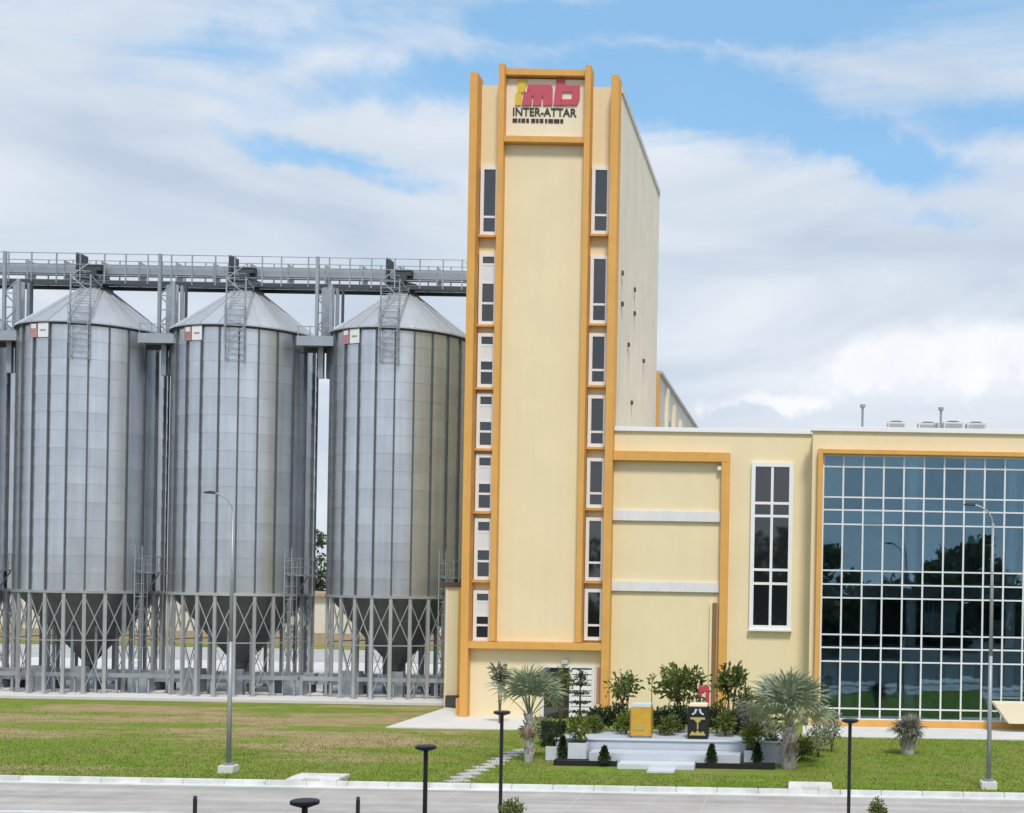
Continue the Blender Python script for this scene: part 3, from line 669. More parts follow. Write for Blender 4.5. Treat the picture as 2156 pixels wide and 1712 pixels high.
for k, cx in enumerate(SCX):
    so = thing('grain_silo', SLAB[k], 'silo', (cx, SY, 0), group='row of silver grain silos')
    ac = math.atan2(-SY, -cx)                       # bearing of the camera seen from the silo axis
    off = (.11, .02, .17, .07)[k]; la = (-9, -10.5, -8, -9.5)[k]
    def rel(a): return (a - ac + math.pi) % (2 * math.pi) - math.pi
    vis = [i for i in range(NS) if abs(rel(i * SEC + off)) < R(92)]
    for i in vis:
        for j in range(ROWS): put('wall_panel', P_WALL, so, (0, 0, SZ0 + j * RH), (0, 0, i * SEC + off))
    hid = [i for i in range(NS) if i not in vis]
    a_start = max(vis, key=lambda i: rel(i * SEC + off)) * SEC + SEC / 2 + off
    MB().lathe([(SRAD + .01, SZ0), (SRAD + .01, SZ1)], len(hid) * 2, arc=len(hid) * SEC, a0=a_start).build('rear_shell', 'galv', so)
    for i in range(NS):
        put('roof_panel', P_ROOF, so, None, (0, 0, i * SEC + off))
        a = (i + .5) * SEC + off
        put('leg', P_LEG, so, None, (0, 0, a))
        if abs(rel(a)) < R(100): put('stiffener', P_STIFF, so, None, (0, 0, a))
        put('cross_brace', P_BRACE, so, None, (0, 0, i * SEC + off))
    for i in range(12): put('inner_leg', P_INNER, so, None, (0, 0, i * 2 * SEC + .1))
    for i in range(0, NS, 2): put('low_brace', P_LOWB, so, None, (0, 0, i * SEC + off))
    put('hopper', P_HOP, so); put('ring_beam', P_RING, so); put('eave_ring', P_EAVE, so); put('inlet_neck', P_NECK, so); put('outlet_spout', P_SPOUT, so)
    put('caged_ladder', P_LADDER, so, None, (0, 0, ac + R(la)))
    put('access_platform', P_PLAT, so, None, (0, 0, ac + R(47))); put('ground_ladder', P_GLAD, so, None, (0, 0, ac + R(47)))
    for da, m in ((-49, 'red_plate'), (-39.5, 'white_paint')):
        w = .62 if m == 'red_plate' else .72
        pl = MB().box(SRAD + .105, SRAD + .14, -w / 2, w / 2, SZ1 - 1.0, SZ1 - .12).build('sign_plate', m, so, rot=(0, 0, ac + R(da)))
        if m == 'red_plate': MB().box(SRAD + .141, SRAD + .15, -.18, .2, SZ1 - .45, SZ1 - .18).build('plate_print', 'white_paint', pl)
        else: MB().box(SRAD + .141, SRAD + .15, -.2, .2, SZ1 - .62, SZ1 - .52).build('plate_print', 'steel', pl)

# conveyor gallery over the silos
gx0, gx1 = SCX[0] - 14, tcx - HW + .02
GZ = SZ1 + 3.0
GA = thing('conveyor_gallery', 'long grey conveyor gallery with handrails running over the silo tops to the tower', 'conveyor', (gx0, SY, GZ))
Lg = gx1 - gx0
for y in (-.9, .9): box('deck_beam', 'steel_dark', 0, Lg, y - .06, y + .06, .06, .30, GA)
box('deck_grating', 'steel', 0, Lg, -.83, .83, .31, .35, GA)
box('conveyor_trough', 'conveyor', 0, Lg, -.35, .55, .86, 1.46, GA)
for k in range(int(Lg / 2.4)): box('trough_flange', 'steel', k * 2.4 + .3, k * 2.4 + .38, -.38, .58, .36, 1.66, GA)
MPOST = MB().box(-.035, .035, -.035, .035, .1, 2.02).mesh('rail_post', 'steel')
MPOST2 = MB().box(-.035, .035, -.035, .035, .1, 1.85).mesh('rail_post', 'steel')
nP = int(Lg / 1.45)
for k in range(nP + 1):
    x = min(k * 1.45 + random.uniform(-.2, .2) if 0 < k < nP else k * 1.45, Lg - .05)
    for y in (-.95, .95): put('rail_post', MPOST if x < Lg - 3.2 else MPOST2, GA, (x, y, 0))
for y in (-.95, .95):
    for z in (.62, 1.3, 2.0): MB().bar((0, y, z), (Lg - 3.2, y, z), .028, 5).build('handrail', 'steel', GA)
    for z in (1.2, 1.83): MB().bar((Lg - 3.2, y, z), (Lg, y, z), .028, 5).build('handrail', 'steel', GA)
for cx in SCX:                            # drive boxes above each silo
    MB().box(-.55, .55, -.6, .2, .95, 1.35).box(-.3, .3, -.7, -.3, .55, .95).box(-1.1, -.95, -.5, .7, .3, 2.1).build('drive_motor', 'steel_dark', GA, loc=(cx - gx0 + .2, -.3, 0))

# lattice supports standing between the silos, with a small service platform
def lattice(cx, lab):
    t = thing('gallery_support', lab, 'support tower', (cx, SY - 1.6, 0), group='lattice supports between the silos')
    zt_ = GZ + .02; zb = 20.2
    for (x, y) in ((-.65, -.5), (.25, -.5), (-.65, .6), (.25, .6)): box('post', 'steel', x - .09, x + .09, y - .09, y + .09, 22.4, zt_ + (1.75 if x < 0 and y < 0 else 0), t)
    box('post', 'steel_dark', .78, .92, -.2, -.06, 22.4, zt_, t)
    for k in range(4):
        z = 22.5 + k * .9; s = 1 if k % 2 else -1
        MB().bar((-.65 * s - .2 + .2 * s, -.5, z), (.25 * s - .2 + .2 * s, -.5, z + .9), .05, 4).bar((-.65, -.5, z), (.25, -.5, z), .05, 4).build('lattice_bar', 'steel', t)
    box('infill_sheet', 'conveyor', -.55, .15, .3, .36, 22.4, zt_, t)
    box('platform', 'steel', -1.65, .65, -1.1, .7, 22.2, 22.34, t); box('toe_board', 'conveyor', -1.65, .65, -1.16, -1.1, 22.1, 22.7, t)
    for x in (-1.6, -.85, -.1, .6): MB().bar((x, -1.05, 22.3), (x, -1.05, 23.35), .03, 4).build('rail_post', 'steel', t)
    MB().bar((-1.6, -1.05, 23.3), (.6, -1.05, 23.3), .03, 4).build('handrail', 'steel', t)
    box('hanger_column', 'steel', -.6, -.28, -.3, 0, zb, 22.2, t); box('hanger_column', 'steel_dark', -.12, .12, -.2, .1, zb, 22.2, t)
    box('silo_bracket', 'steel_dark', -2.2, .6, .2, .45, 21.9, 22.19, t)
for i in range(3): lattice((SCX[i] + SCX[i + 1]) / 2 + .9, ['lattice support between the two leftmost silos', 'lattice support between the second silo and the middle one', 'lattice support between the middle silo and the one by the tower'][i])

# ground equipment under the silos
for k, cx in enumerate(SCX):
    c = thing('floor_conveyor', ['low grey floor conveyor under the cut off leftmost silo', 'low grey floor conveyor under the second silo', 'low grey floor conveyor under the middle silo', 'low grey floor conveyor under the silo by the tower'][k], 'conveyor', (cx, SY, .15), group='floor conveyors under the silos')
    box('trough', 'conveyor', -4.9, 4.9, -.45, .45, .55, 1.25, c); box('cable_tray', 'steel', -4.9, 4.9, -3.2, -2.9, 1.0, 1.25, c)
    for i in range(8): box('foot', 'steel_dark', -4.6 + i * 1.3, -4.35 + i * 1.3, -.4, .4, 0, .55, c); box('tray_leg', 'steel', -4.5 + i * 1.3, -4.4 + i * 1.3, -3.1, -3.0, 0, 1.0, c)
    box('drive_box', 'steel_dark', 2.5, 3.4, -1.1, -.5, .1, .9, c); box('side_bin', 'steel', -3.2, -1.9, -1.6, -.7, 0, 1.5, c); box('control_cabinet', 'conveyor', .3, 1.2, -2.6, -2.2, 0, 1.6, c); box('side_bin', 'conveyor', 3.7, 4.9, -2.4, -1.4, 0, 1.2, c)

# ------------------------------------------------------------------ far background: wall, warehouse, trees
bw = MB().box(-160, 60, 150, 150.3, -.1, 7.0).mesh('x', 'warehouse')
WH = thing('warehouse', 'far cream warehouse wall glimpsed between the silo legs', 'building', (-60, 152, 0))
box('wall', 'warehouse', -110, 110, 0, 20, -.1, 5.6, WH); box('base_course', 'brown_base', -110.1, 110.1, -.06, -.001, -.1, 1.4, WH); box('roof', 'brown_base', -111, 111, -.6, 21, 5.6, 6.0, WH)
def tree(name, label, x, y, h, r, m='leaf_far', n=2600, ls=.55, group=None, trunk=.22, low=.45):
    t = thing(name, label, 'tree', (x, y, -.05), random.uniform(0, 6), group)
    b = MB(); b.tube([(0, 0, 0), (.1, .05, h * .3), (.0, .1, h * .62), (0, 0, h * .85)], [trunk, trunk * .8, trunk * .5, trunk * .2], 8)
    cl = []
    for k in range(11 if low > .2 else 18):
        a = random.uniform(0, 6.28); q = random.uniform(.25, .75) * r; z = h * random.uniform(low, .92); e = (q * math.cos(a), q * math.sin(a), z)
        b.tube([(0, 0, h * random.uniform(.3, .6)), (e[0] * .5, e[1] * .5, z - .6), e], [trunk * .4, trunk * .25, trunk * .1], 5); cl.append((e, random.uniform(.3, .52) * r))
    b.build('trunk', 'trunk_brown', t)
    P, D = [], []
    for e, rr in cl:
        p, d = ball_pts(n // len(cl), e, (rr, rr, rr * .75), .35); P.append(p); D.append(d)
    put('crown', leaves_mesh('crown', np.concatenate(P), ls, m, .1, .6, np.concatenate(D)), t); return t
tr = [(-47, 178, 15), (-58, 185, 13), (-37, 172, 12), (-66, 176, 14), (-80, 182, 13), (-27, 184, 13), (-93, 178, 15)]
tl = ['far tree just visible in the gap between the two nearest silos', 'far tree behind the middle silo', 'far tree behind the silo beside the tower', 'far tree behind the second silo', 'far tree behind the gap left of the second silo', 'far tree hidden behind the tower base', 'far tree behind the leftmost silo']
for (x, y, h), l in zip(tr, tl): tree('far_tree', l, x, y, h, 5.5, n=4200, ls=.5, group='far trees behind the silo yard')
# trees across the street, behind the viewer: the glass front mirrors them
for i, x in enumerate(range(-34, 66, 5)):
    tree('street_tree', 'leafy tree across the street mirrored in the glass front', x + random.uniform(-2, 2), -22 + random.uniform(-9, 6), random.choice((9, 10.5, 12, 15.5)) + random.uniform(-1, 1), random.uniform(3.8, 5.2), n=2400, ls=1.0, group='trees across the street mirrored in the glass', low=.05)

# ------------------------------------------------------------------ street furniture
def street_light(xb, yb, lab):
    X, Y = G(xb, yb); t = thing('street_light', lab, 'street light', (X, Y, 0), group='tall grey street lights along the lawn')
    box('foundation', 'concrete_light', -.3, .3, -.3, .3, -.2, .28, t, bev=.03)
    MB().bar((0, 0, .28), (0, 0, .36), .22, 8).build('base_plate', 'lamp_grey', t)
    MB().tube([(0, 0, .3), (0, 0, 5), (0, 0, 10.0)], [.095, .078, .055], 10).build('pole', 'lamp_grey', t, smooth=True)
    MB().tube([(0, 0, 9.95), (-.06, 0, 10.2), (-.22, 0, 10.45), (-.5, 0, 10.62), (-.72, 0, 10.68)], .034, 8).build('arm', 'lamp_grey', t)
    MB().prism([(-.68, 10.64), (-.68, 10.73), (-.85, 10.76), (-1.1, 10.71), (-1.12, 10.66)][::-1], -.12, .12).build('lamp_head', 'steel_dark', t, bev=.02)
street_light(481, 1626, 'tall grey street light on the lawn before the middle silo')
street_light(2081, 1660, 'tall grey street light on the lawn before the glass front')
def garden_lamp(x, y, Y, lab):
    z = PZ(x, y, Y); t = thing('garden_lamp', lab, 'lamp post', (PX(x, y, Y), Y, .04 if Y > 37.5 else 0), group='black garden lamp posts')
    MB().tube([(0, 0, 0), (0, 0, z - .16)], .055, 10).build('pole', 'black', t); MB().bar((0, 0, 0), (0, 0, .06), .14, 10).build('base', 'black', t)
    MB().lathe([(.08, z - .18), (.25, z - .12), (.26, z - .06), (.22, z - .04)], 16).build('lamp_head', 'black', t, smooth=False)
garden_lamp(1057, 1497, 40.6, 'black garden lamp post in front of the fan palm by the tower door')
garden_lamp(897, 1566, 32.2, 'black garden lamp post standing against the open lawn left of the tower')
garden_lamp(642, 1679, 24.0, 'black garden lamp head peeking up from the bottom edge below the silos')
garden_lamp(1790, 1514, 40.0, 'slim black garden lamp post before the left end of the glass front')
for x, y, lab in ((411, 1676, 'short black bollard at the bottom edge, left of the lamp head'), (754, 1678, 'short black bollard at the bottom edge, right of the lamp head')):
    Y = 39; z = PZ(x, y, Y)
    t = thing('bollard', lab, 'bollard', (PX(x, y, Y), Y, .04), group='black bollards'); MB().lathe([(.06, 0), (.06, z - .12), (.045, z - .09), (.045, z - .06), (.06, z - .05), (.05, z - .04)], 12).build('post', 'black', t); MB().bar((0, 0, 0), (0, 0, .04), .1, 12).build('base', 'black', t)
for x0, x1, y, lab in ((612, 718, 1641, 'white concrete storm inlet on the kerb left of the tower'), (1660, 1752, 1660, 'white concrete storm inlet on the kerb below the right hand palm')):
    X0, X1 = PX(x0, y, 49), PX(x1, y, 49)
    t = thing('storm_inlet', lab, 'storm drain', ((X0 + X1) / 2, 48.7, 0), group='storm inlets in the kerb'); w = (X1 - X0) / 2
    box('slab', 'kerb_white', -w, w, .16, 1.3, -.1, .16, t, bev=.02); MB().box(-w, -.32, -.20, .158, -.1, .14).build('throat_wall', 'kerb_white', t); box('throat_wall', 'kerb_white', .32, w, -.20, .158, -.1, .14, t); box('throat', 'concrete', -.318, .318, -.05, .156, -.1, .10, t)
# stepping stones across the lawn
st = MB().box(-.42, .42, -.3, .3, -.05, .035).mesh('stepping_stone', 'concrete', bev=.02)
SPt = thing('stepping_path', 'pale stepping stone path crossing the lawn towards the tower door', 'path', (0, 0, 0))
(xa, ya), (xb, yb) = G(958, 1645), G(1098, 1580)
for k in range(11):
    q = k / 10; put('stepping_stone', st, SPt, (xa + (xb - xa) * q + random.uniform(-.1, .1), ya + (yb - ya) * q, 0), (0, 0, .7 + random.uniform(-.1, .1)))

# ------------------------------------------------------------------ display plinth before the building
def XY(x, y, Y): return PX(x, y, Y)
PLc = XY(1395, 1590, 55.5)
PL = thing('display_plinth', 'pale stepped display plinth with white steps on the lawn', 'plinth', (PLc, 55.0, 0))
def tier(nm, x0, x1, Y0, Y1, z0, z1_, m='plinth'): return box(nm, m, XY(x0, 1590, Y0) - PLc, XY(x1, 1590, Y0) - PLc, Y0 - 55, Y1 - 55, z0, z1_, PL, bev=.015)
tier('top_tier', 1168, 1652, 56.0, 60.5, 0, .88); tier('top_cap', 1164, 1656, 55.93, 56.25, .882, .95, 'planter_white')
tier('middle_tier', 1240, 1558, 54.7, 55.92, 0, .52); tier('lower_step', 1300, 1462, 53.6, 54.69, 0, .22, 'planter_white'); tier('front_step', 1362, 1420, 52.6, 53.59, 0, .10, 'planter_white')
def white_planter(x0, x1, ybot, lab, h=.75):
    X, Y = G((x0 + x1) / 2, ybot); w = (x1 - x0) / 2 * Y / F
    t = thing('white_planter', lab, 'planter', (X, Y + w, 0), group='white box planters'); box('box', 'planter_white', -w, w, -w, w, 0, h, t, bev=.02)
    box('soil', 'soil', -w + .05, w - .05, -w + .05, w - .05, h + .001, h + .03, t); return t, h, w
pA = white_planter(1195, 1234, 1608, 'white box planter holding a lime potted plant at the left of the plinth', .85)
pB = white_planter(1148, 1180, 1602, 'small white box planter beside the dark clipped hedge', .6)
pC = white_planter(1566, 1598, 1612, 'white box planter with a lime plant on the right of the plinth', .62)
pD = white_planter(1606, 1640, 1608, 'white box planter beside the trunk of the right hand palm', .75)
for x0, x1, yb, lab in ((1165, 1300, 1612, 'low black trough left of the plinth steps'), (1462, 1632, 1618, 'low black trough right of the plinth steps')):
    X0, Y = G(x0, yb); X1, _ = G(x1, yb)
    t = thing('black_trough', lab, 'trough', ((X0 + X1) / 2, Y, 0), group='low black troughs'); w = (X1 - X0) / 2
    MB().box(-w, w, 0, .04, 0, .22).box(-w, w, .5, .54, 0, .22).box(-w, -w + .04, .04, .5, 0, .22).box(w - .04, w, .04, .5, 0, .22).build('box', 'black', t); box('soil', 'soil', -w + .041, w - .041, .041, .499, 0, .18, t)

def plant(name, label, cat, x, y, z, r, h, m, n, ls, shape='ball', group=None, stem=True, up=.3, asp=.45):
    t = thing(name, label, cat, (x, y, z), random.uniform(0, 6), group)
    if shape == 'cone':
        q = RNG.uniform(0, 1, n) ** .7; a = RNG.uniform(0, 6.283, n); rr = r * (1 - q * .93) * np.sqrt(RNG.uniform(.35, 1, n))
        P = np.stack([rr * np.cos(a), rr * np.sin(a), .06 + q * (h - .1)], 1); D = np.stack([np.cos(a), np.sin(a), np.full(n, .6)], 1)
    elif shape == 'box':
        P = RNG.uniform(-1, 1, (n, 3)); ax = RNG.integers(0, 3, n); sg = np.sign(RNG.uniform(-1, 1, n)); P[np.arange(n), ax] = sg * RNG.uniform(.85, 1.0, n); D = P.copy()
        P = P * np.array([r, r * .8, h / 2]) + np.array([0, 0, h / 2]); P[:, 2] = np.maximum(P[:, 2], .03)
    else:
        P, D = ball_pts(n, (0, 0, h * .58), (r, r, h * .45), .3)
        P += RNG.normal(size=P.shape) * r * .08
    put('foliage', leaves_mesh('foliage', P, ls, m, up, asp, D), t)
    b = MB()
    if shape == 'box': b.box(-r * .9, r * .9, -r * .72, r * .72, 0, h * .93).build('branches', 'hedge_core', t)
    elif shape == 'cone': b.lathe([(r * .72, .02), (r * .6, h * .2), (.02, h * .9)], 10).build('branches', 'hedge_core', t)
    else:
        for k in range(6): a = random.uniform(0, 6.28); b.bar((0, 0, 0), (r * .5 * math.cos(a), r * .5 * math.sin(a), h * .7), .02, 4, .008)
        b.build('branches', 'trunk_brown', t)
    return t
# clipped cones in the troughs
for x, yb, hpx, lab in ((1270, 1616, 36, 'small dark clipped cone shrub left of the white steps'), (1182, 1606, 48, 'dark clipped cone shrub between the two white box planters'), (1497, 1618, 42, 'dark clipped cone shrub just right of the white steps'), (1594, 1614, 40, 'dark clipped cone shrub beside the right hand palm trunk')):
    X, Y = G(x, yb); plant('cone_shrub', lab, 'shrub', X, Y + .25, .15, .27, hpx * Y / F, 'leaf_dark', 700, .11, 'cone', 'clipped cone shrubs')
# lime plants in the planters
for (pt, h, w), lab, nm in ((pA, 'lime green potted plant in the planter left of the plinth', 1), (pC, 'lime green potted plant in the planter right of the plinth', 1)):
    plant('potted_plant', lab, 'plant', pt.location.x, pt.location.y, h, .42, 1.05, 'leaf_lime', 260, .26, 'ball', 'lime plants in white planters', up=.6, asp=.3)
plant('potted_plant', 'low dark plant in the small planter beside the hedge', 'plant', pB[0].location.x, pB[0].location.y, pB[1], .34, .5, 'leaf_dark', 240, .16)
plant('potted_plant', 'small green plant in the planter by the right hand palm', 'plant', pD[0].location.x, pD[0].location.y, pD[1], .32, .4, 'leaf_mid', 200, .15)
# hedges behind the boxes
X, Y = G(1162, 1574); plant('clipped_hedge', 'dark boxy hedge at the left end of the plinth', 'hedge', X, Y + .5, .0, .5, 1.1, 'leaf_dark', 1300, .10, 'box')
X, Y = G(1690, 1600); plant('round_shrub', 'round green shrub at the right of the fan palm trunk', 'shrub', X, Y, .0, .55, 1.0, 'leaf_mid', 900, .15)
hb = ((1262, .62, 1.05, 'dark bushy shrub behind the plinth, nearest the tower'), (1300, .6, 1.2, 'dark bushy shrub just left of the gold box'), (1392, .62, 1.1, 'dark bushy shrub just right of the gold box'), (1428, .6, 1.25, 'dark bushy shrub between the boxes, next to the black one'), (1510, .6, 1.2, 'dark bushy shrub just right of the black box'), (1548, .62, 1.0, 'dark bushy shrub behind the right end of the plinth'))
for x, r, h, lab in hb: plant('bushy_shrub', lab, 'shrub', XY(x, 1530, 59.3), 59.3 + random.uniform(-.2, .3), .88, r, h, 'leaf_dark', 900, .17, 'ball', 'dark shrubs behind the display boxes')
# leafy tall plants behind
def tall_plant(x, ytop, lab, r, m='leaf_mid', n=150, ls=.3, Y=61.2, stems=3):
    z = PZ(x, ytop, Y); t = thing('leafy_plant', lab, 'plant', (XY(x, 1500, Y), Y, 0), 0, 'tall leafy plants behind the plinth'); b = MB(); P = []; D = []
    for s in range(stems):
        a = random.uniform(0, 6.28); e = (r * .5 * math.cos(a), r * .5 * math.sin(a), z - random.uniform(.2, .6 if s < 3 else 1.5)); b.tube([(0, 0, 0), (e[0] * .4, e[1] * .4, e[2] * .6), e], [.035, .028, .012], 5)
        p, d = ball_pts(n // stems, (e[0], e[1], e[2] - .1), (r * .7, r * .6, .55), .1); P.append(p); D.append(d)
    b.build('stem', 'trunk_brown', t); put('foliage', leaves_mesh('foliage', np.concatenate(P), ls, m, .2, .4, np.concatenate(D)), t)
tall_plant(1318, 1418, 'airy leafy plant on thin stems behind the gold box', .85, 'leaf_mid', 260, .32, stems=5)
tall_plant(1436, 1404, 'umbrella shaped leafy plant on thin stems between the two boxes', 1.2, 'leaf_mid', 800, .32, stems=8)
tall_plant(1372, 1418, 'single thin stemmed plant against the cream wall between boxes', .2, 'leaf_mid', 26, .28, stems=1)
tall_plant(1540, 1398, 'tall narrow leafy plant in front of the orange post', .6, 'leaf_mid', 420, .33, stems=7)
tall_plant(1580, 1450, 'low leafy plant between the orange post and the fan palm', .75, 'leaf_mid', 380, .3, stems=6)
plant('grey_shrub', 'pale grey green shrub at the right end of the plinth', 'shrub', XY(1590, 1530, 59), 59, .88, .62, 1.2, 'leaf_palm', 420, .3, up=.5, asp=.35)

for x, Y_, z0_, r, h, m, lab in ((1248, 58.6, .88, .4, .7, 'leaf_mid', 'low light green shrub at the tower end of the plinth'), (1318, 58.4, .88, .42, .95, 'leaf_lime', 'lime shrub rising just left of the gold box'), (1408, 58.3, .88, .45, .8, 'leaf_mid', 'light green shrub filling the gap between the two boxes'),
        (1528, 58.2, .88, .45, 1.1, 'leaf_mid', 'light green shrub right of the black box'), (1568, 58.6, .88, .45, 1.5, 'leaf_grey', 'tall greyish shrub between the post and the fan palm'), (1612, 58.8, .3, .5, 1.3, 'leaf_palm', 'silvery shrub behind the right end of the plinth'),
        (1206, 58.0, 0, .5, 1.0, 'leaf_mid', 'green shrub beside the left end of the plinth'), (1150, 61.5, 0, .5, 1.3, 'leaf_grey', 'greyish shrub between the fan palm and the glass door'), (1724, 58.5, 0, .55, 1.5, 'leaf_palm', 'pale shrub right of the large fan palm'), (1752, 60.5, 0, .45, 1.9, 'leaf_palm', 'tall pale shrub before the edge of the glass front')):
    plant('mixed_shrub', lab, 'shrub', XY(x, 1530, Y_), Y_, z0_, r, h, m, 420, .2, 'ball', 'mixed shrubs round the plinth', up=.5, asp=.35)
# display boxes
def disp(x0, x1, ytop, ybot, Y, name, label):
    X = (XY(x0, ybot, Y) + XY(x1, ybot, Y)) / 2; w = (x1 - x0) / 2 * Y / F; zb = .885; h = PZ(x0, ytop, Y) - zb
    return thing(name, label, 'display box', (X, Y, zb)), w, h
g, w, h = disp(1327, 1370, 1482, 1553, 57.0, 'gold_box', 'tall gold coloured display box with a pale lid on the plinth')
box('body', 'gold', -w, w, 0, 2 * w, .08, h - .16, g, bev=.02); box('foot', 'steel', -w + .06, w - .06, .05, 2 * w - .05, 0, .08, g); box('lid', 'planter_white', -w * .96, w * .96, .03, 2 * w - .03, h - .159, h, g, bev=.02)
box('side_strip', 'brown_trim', -w - .03, -w - .001, -.02, .12, .08, h - .2, g); box('front_plate', 'gold_trim', -w * .72, w * .3, -.02, -.001, .35, .52, g)
k_, w, h = disp(1447, 1490, 1482, 1553, 57.0, 'black_box', 'tall black display box with gold ornaments on the plinth')
box('body', 'black', -w, w, 0, 2 * w, .02, h - .14, k_, bev=.02); box('lid', 'beige_light', -w * .9, w * .9, .03, 2 * w - .03, h - .139, h, k_, bev=.03)
MB().prism([(-w * .8, .16), (w * .8, .16), (w * .55, .34), (w * .25, .26), (0, .38), (-w * .25, .26), (-w * .55, .34)], -.03, -.001).build('gold_ornament', 'gold_trim', k_)
MB().box(-w * .72, w * .72, -.03, -.001, h * .56, h * .62).prism([(-w * .4, h * .56), (0, h * .44), (w * .4, h * .56)], -.028, -.002).box(-.03, .03, -.03, -.001, .42, h * .44).build('gold_ornament', 'gold_trim', k_)
for s in (-1, 1): MB().bar((s * w * .3, -.02, h * .74), (s * w * .15, -.02, h * .86), .05, 6).bar((s * w * .3, -.02, h * .74), (s * w * .55, -.02, h * .70), .04, 6).build('gold_ornament', 'planter_white', k_)
rs = thing('red_sign', 'red arched sign standing behind the black box', 'sign', (XY(1482, 1460, 59.0), 59.0, .88)); zt_ = PZ(1482, 1445, 59) - .88
MB().box(-.24, .24, -.06, .06, zt_ - .26, zt_).box(-.24, -.08, -.06, .06, zt_ - .45, zt_ - .26).box(.08, .24, -.06, .06, 0, zt_ - .26).build('arch', 'red_sign', rs, bev=.015); box('post', 'steel_dark', -.2, -.12, -.03, .03, 0, zt_ - .45, rs)

# tiered trees
def tiered(x, ytop, Y, lab, z0, tiers, r0, r1, topblob=True):
    z = PZ(x, ytop, Y) - z0; t = thing('tiered_tree', lab, 'tree', (XY(x, 1480, Y), Y, z0), 0, 'small tiered trees')
    b = MB().tube([(0, 0, 0), (.01, 0, z * .5), (0, 0, z * .95)], [.07, .05, .02], 6); P = []
    for k in range(tiers):
        q = k / max(tiers - 1, 1); zz_ = .35 + q * (z - (1.1 if topblob else .5)); rr = r0 + (r1 - r0) * q
        for i in range(8):
            a = i * .785 + k * .4; e = (rr * math.cos(a), rr * math.sin(a), zz_ + .03); b.bar((0, 0, zz_), e, .02, 4, .008)
            m_ = 24; s = RNG.uniform(.15, 1, m_)[:, None]; P.append(np.array([(0, 0, zz_)]) + s * (np.array(e) - np.array([0, 0, zz_])) + RNG.normal(size=(m_, 3)) * np.array([.06, .06, .018]))
    if topblob: p, d = ball_pts(260, (.05, 0, z - .38), (.34, .34, .36), .1); P.append(p)
    b.build('trunk', 'trunk_brown', t); put('foliage', leaves_mesh('foliage', np.concatenate(P), .11, 'leaf_dark', .0, .5), t)
tiered(1221, 1406, 60.5, 'tiered tree with flat branches before the white shutter door', 0, 7, .62, .42)
tiered(1634, 1488, 60.0, 'small tiered tree at the right end of the plinth', .3, 4, .55, .45, False)

# fan palms
def frond_mesh(L, pet, m, k=19, spread=R(215)):
    mb = MB()
    mb.bar((0, 0, 0), (pet * .5, 0, .03), .022, 4, .018).bar((pet * .5, 0, .03), (pet, 0, 0), .018, 4, .012)
    for i in range(k):
        a = -spread / 2 + spread * i / (k - 1) + random.uniform(-.05, .05); l = L * (.68 + .32 * math.cos(a * .8)) * random.uniform(.8, 1.08)
        d = Vector((math.cos(a), math.sin(a), 0)); n = Vector((-math.sin(a), math.cos(a), 0)); w = .045 * L; o = Vector((pet, 0, 0)); q = len(mb.v)
        b1, b2 = random.uniform(.02, .08) * L, -random.uniform(.10, .42) * L
        mb.v += [tuple(o), tuple(o + d * l * .5 + n * w + Vector((0, 0, b1))), tuple(o + d * l * .5 - n * w + Vector((0, 0, b1))), tuple(o + d * l * .8 + n * w * .6 + Vector((0, 0, b1 * .3 + b2 * .25))), tuple(o + d * l * .8 - n * w * .6 + Vector((0, 0, b1 * .3 + b2 * .25))), tuple(o + d * l + n * random.uniform(-.04, .04) + Vector((0, 0, b2)))]
        mb.f += [(q, q + 2, q + 1), (q + 1, q + 2, q + 4, q + 3), (q + 3, q + 4, q + 5)]
    me = bpy.data.meshes.new('frond'); me.from_pydata(mb.v, [], mb.f); me.materials.append(MATS[m]); return me
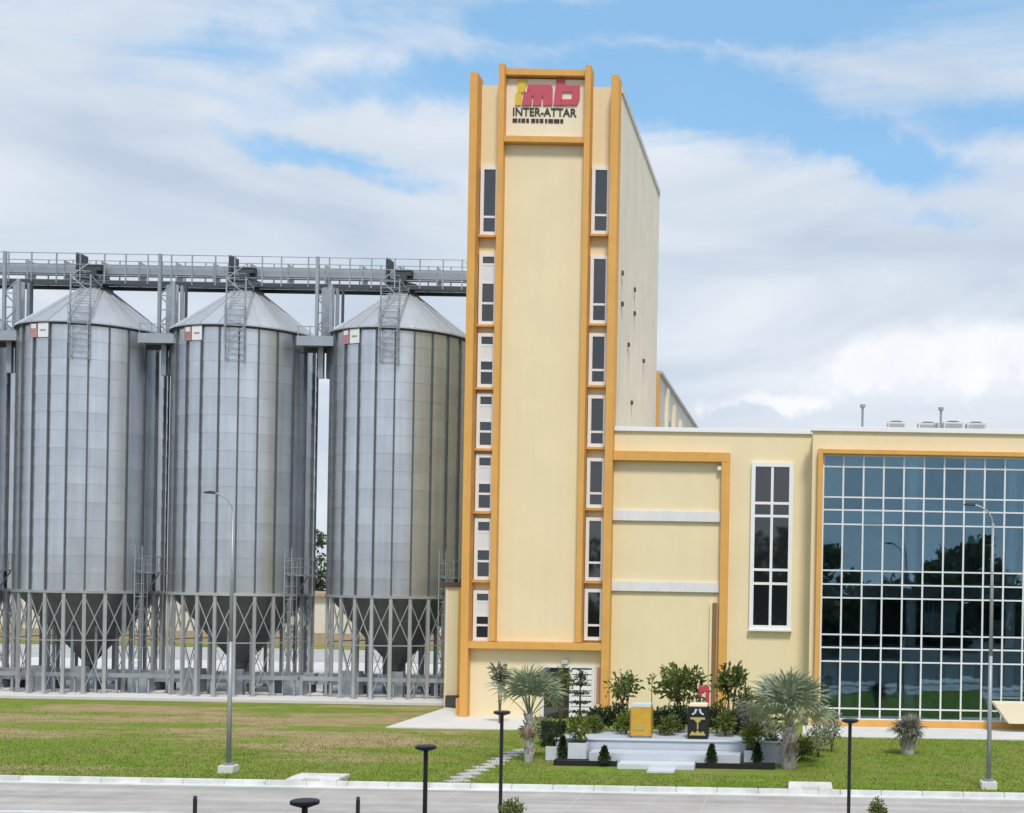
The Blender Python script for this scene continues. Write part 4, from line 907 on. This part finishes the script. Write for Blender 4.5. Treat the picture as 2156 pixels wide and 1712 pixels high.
def palm(x, ybase, lab, th, tr_, fl, pet, n, m='leaf_palm', lift=(10, 80), spiky=True, tm='trunk_grey', cat='palm'):
    X, Y = G(x, ybase); t = thing('fan_palm', lab, cat, (X, Y, 0), 0, 'fan palms on the lawn')
    b = MB(); seg = 9
    b.lathe([(tr_ * (1.25 - .35 * (i / seg) + (.06 if i % 2 else 0)), th * i / seg) for i in range(seg + 1)], 12)
    if spiky:
        for i in range(34):
            a = i * 2.4; z = th * (.12 + .85 * i / 34); c, s = math.cos(a), math.sin(a)
            b.bar((c * tr_ * .9, s * tr_ * .9, z), (c * tr_ * 1.75, s * tr_ * 1.75, z + .28), .06, 4, .03)
    b.build('trunk', tm, t)
    ms = [frond_mesh(fl * q, pet * p_, m) for q, p_ in ((.8, .85), (1.0, 1.0), (1.1, .9), (.92, 1.1), (1.05, 1.05))]
    dd = frond_mesh(fl * .55, pet * .4, 'leaf_dead')
    for i in range(3): put('dead_frond', dd, t, (0, 0, th * .93), (random.uniform(-.4, .4), R(random.uniform(60, 78)), i * 2.1 + random.uniform(-.3, .3)))
    for i in range(n):
        a = i * 2.39996; el = R(lift[0] + (lift[1] - lift[0]) * ((i + .5) / n) ** .8 + random.uniform(-14, 14))
        put('frond', ms[i % 5], t, (.05 * math.cos(a), .05 * math.sin(a), th * .96), (random.uniform(-.5, .5), -el, a + random.uniform(-.2, .2)))
palm(1113, 1605, 'silvery fan palm standing before the tower door', 2.0, .15, 1.0, 1.25, 22, lift=(45, 88))
palm(1660, 1618, 'large silvery fan palm at the right end of the plinth', 1.7, .25, 1.2, 1.4, 32, lift=(22, 88))
palm(1911, 1588, 'short fan palm with a stout trunk on the lawn before the glass front', 1.05, .24, .62, .35, 26, lift=(-25, 70), m='leaf_grey', tm='trunk_grey')
tall_plant(1052, 1402, 'grey spiky potted tree left of the tower door', .45, 'leaf_grey', 260, .3, Y=70.0, stems=3)
tall_plant(1180, 1412, 'olive green shrub in front of the glass door', .5, 'leaf_mid', 260, .26, Y=62, stems=5)
# shrubs at the bottom edge
for x, yt, w, lab in ((1078, 1688, 22, 'round shrub at the bottom edge beside the lamp post'), (1848, 1686, 15, 'small pointed shrub at the bottom edge below the short palm')):
    Y = 40.2; z = PZ(x, yt, Y); plant('kerb_shrub', lab, 'shrub', XY(x, 1700, Y), Y, .04, w * Y / F * 1.15, z, 'leaf_mid', 700, .12, 'ball')

# ------------------------------------------------------------------ grass blades on the lawn
def grass():
    n = 90000; x = RNG.uniform(-48, 26, n); y = 48.95 + RNG.uniform(0, 1, n) ** 1.3 * 24
    keep = ~((y > 66.5) & (x > XY(1680, 1540, 68))) & ~((y > 72.5) & (x > tcx - 5))
    keep &= ~((y > 52.5) & (y < 61) & (x > PLc - 4.4) & (x < PLc + 5.2))
    inap = (y > 65.5) & (x > -26) & (x < -9.5); keep &= ~inap
    dry = np.clip((-13 - x) / 10, 0, 1) * np.clip((y - 56) / 8, 0, 1); keep &= RNG.uniform(0, 1, n) > dry * .75
    x, y = x[keep], y[keep]; n = len(x); me = leaves_mesh('grass', np.stack([x, y, np.full(n, -.005)], 1), .085, 'grass_blade', 2.2, .28)
    o = put('grass', me); o['kind'] = 'stuff'; tag(o, 'short mown green grass covering the lawn', 'grass')
grass()
